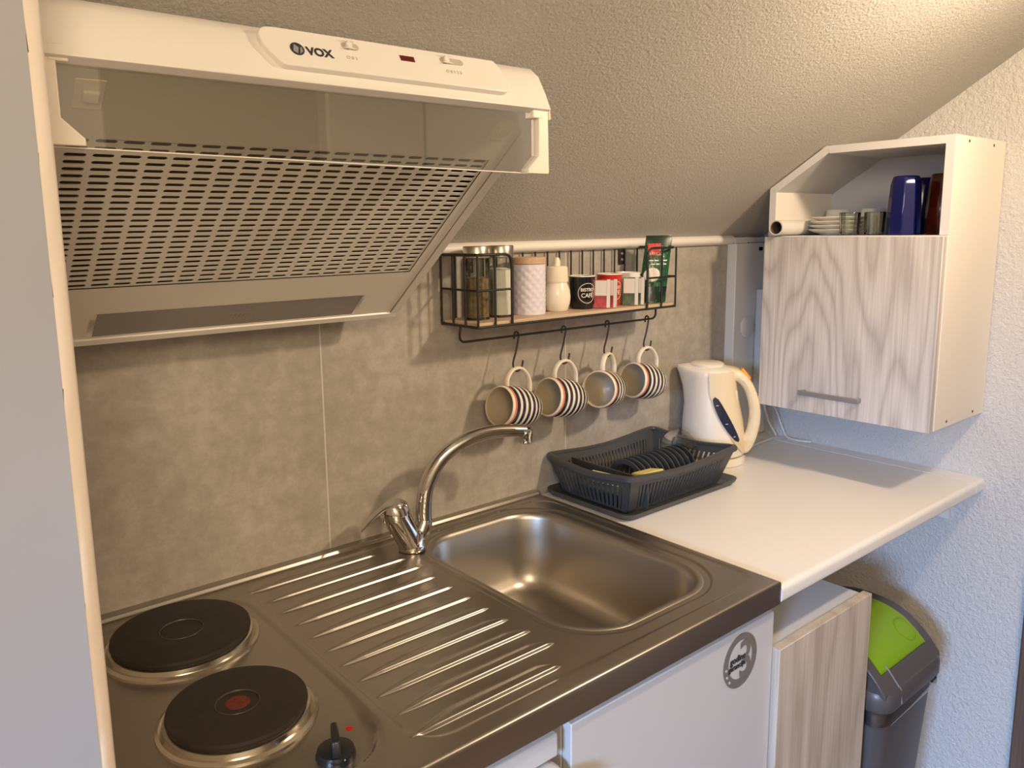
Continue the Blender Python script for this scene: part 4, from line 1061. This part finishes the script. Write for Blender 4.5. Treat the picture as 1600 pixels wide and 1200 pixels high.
# items in the open shelf
FZ = DT+.0006
rl = MB(); rc = (-.2185, FZ+.0185)
def ringtube(x0, x1, ro, ri, cy, cz_):
    b = MB(); T = frame((x0, cy, cz_), (0, 1, 0), (0, 0, 1)); L_ = x1-x0
    return b.lathe([(ri, .0), (ro, .0), (ro, L_), (ri, L_), (ri, 0)], T=T, seg=28, caps=False)
t = thing('foil_roll', 'wrapping roll lying on the open shelf, its hollow end sticking out', 'roll', (.57, rc[0], rc[1]))
ringtube(.566, .84, .0178, .0150, *rc).build('roll', M['kraft'], t, ang=50)
ringtube(.5668, .84, .0148, .0135, *rc).build('core', M['tubein'], t, ang=50)
MB().lathe([(.0133, 0), (.0133, .002)], T=frame((.60, rc[0], rc[1]), (0, 1, 0), (0, 0, 1)), seg=20).build('core_shade', M['ink'], t)  # dark disc painting the shade inside the hollow roll
pc = (.692, -.298); pls = []
plb = ['white plate at the bottom of the stack on the open shelf', 'white plate second from the bottom of the stack', 'white plate third from the bottom of the stack', 'white plate on top of the stack on the open shelf']
for k in range(4):
    zz = FZ+.0095*k
    if k == 0:
        b = MB().lathe([(.030, 0), (.034, .0004), (.036, .003), (.046, .005), (.0600, .0115), (.0608, .0125), (.0600, .0135), (.046, .0075), (.034, .0050), (.001, .005)], seg=48, caps=False)
        pl0 = b.build('plate', M['whitec'], ang=50); pl0.location = (pc[0], pc[1], zz); tag(pl0, plb[0], 'plate', 'white plates stacked on the open shelf')
    else:
        o = pl0.copy(); col.objects.link(o); o.location = (pc[0]+.002*k, pc[1]-.001*k, zz); o['label'] = plb[k]
for (x, y, lb) in ((.805, -.242, 'white upturned cup behind the plates'), (.795, -.335, 'white upturned cup behind the clear tumblers')):
    b = MB().lathe([(.033, 0), (.034, .001), (.031, .030), (.027, .056), (.025, .060), (.002, .060)], c=(x, y, FZ), seg=36)
    tag(b.build('cup', M['whitec'], ang=50), lb, 'cup', 'white upturned cups in the cabinet')
for (x, y, lb) in ((.622, -.366, 'clear tumbler nearest the plates'), (.640, -.413, 'clear tumbler in the middle of the three'), (.700, -.410, 'clear tumbler farthest back, next to the blue glass')):
    b = MB().lathe([(.0185, 0), (.0205, .0015), (.0225, .049), (.0215, .050), (.0208, .048), (.0190, .006), (.001, .005)], c=(x, y, FZ), seg=14, caps=False)
    tag(b.build('tumbler', M['glass'], ang=20), lb, 'glass', 'clear tumblers on the open shelf')
def vase(x, y, r, h, m, lb, rot=0):
    T = Matrix.Translation((x, y, FZ)) @ Matrix.Rotation(rot, 4, 'Z')
    b = MB().lathe([(r*1.0, 0), (r*1.02, .002), (r*.99, h*.45), (r*.90, h*.85), (r*.80, h*.965), (r*.72, h), (r*.1, h)], T=T, seg=8)
    return tag(b.build('glass_beaker', m, bevel=.004, ang=25, bseg=3), lb, 'glass', 'tall coloured glasses on the open shelf')
vase(.642, -.474, .0335, .124, M['bluev'], 'cobalt blue upturned glass, in front', .3)
vase(.765, -.463, .0320, .124, M['bluev'], 'cobalt blue upturned glass half hidden behind the front one', .1)
vase(.704, -.526, .0330, .128, M['redv'], 'dark amber red upturned glass against the cabinet side', .2)
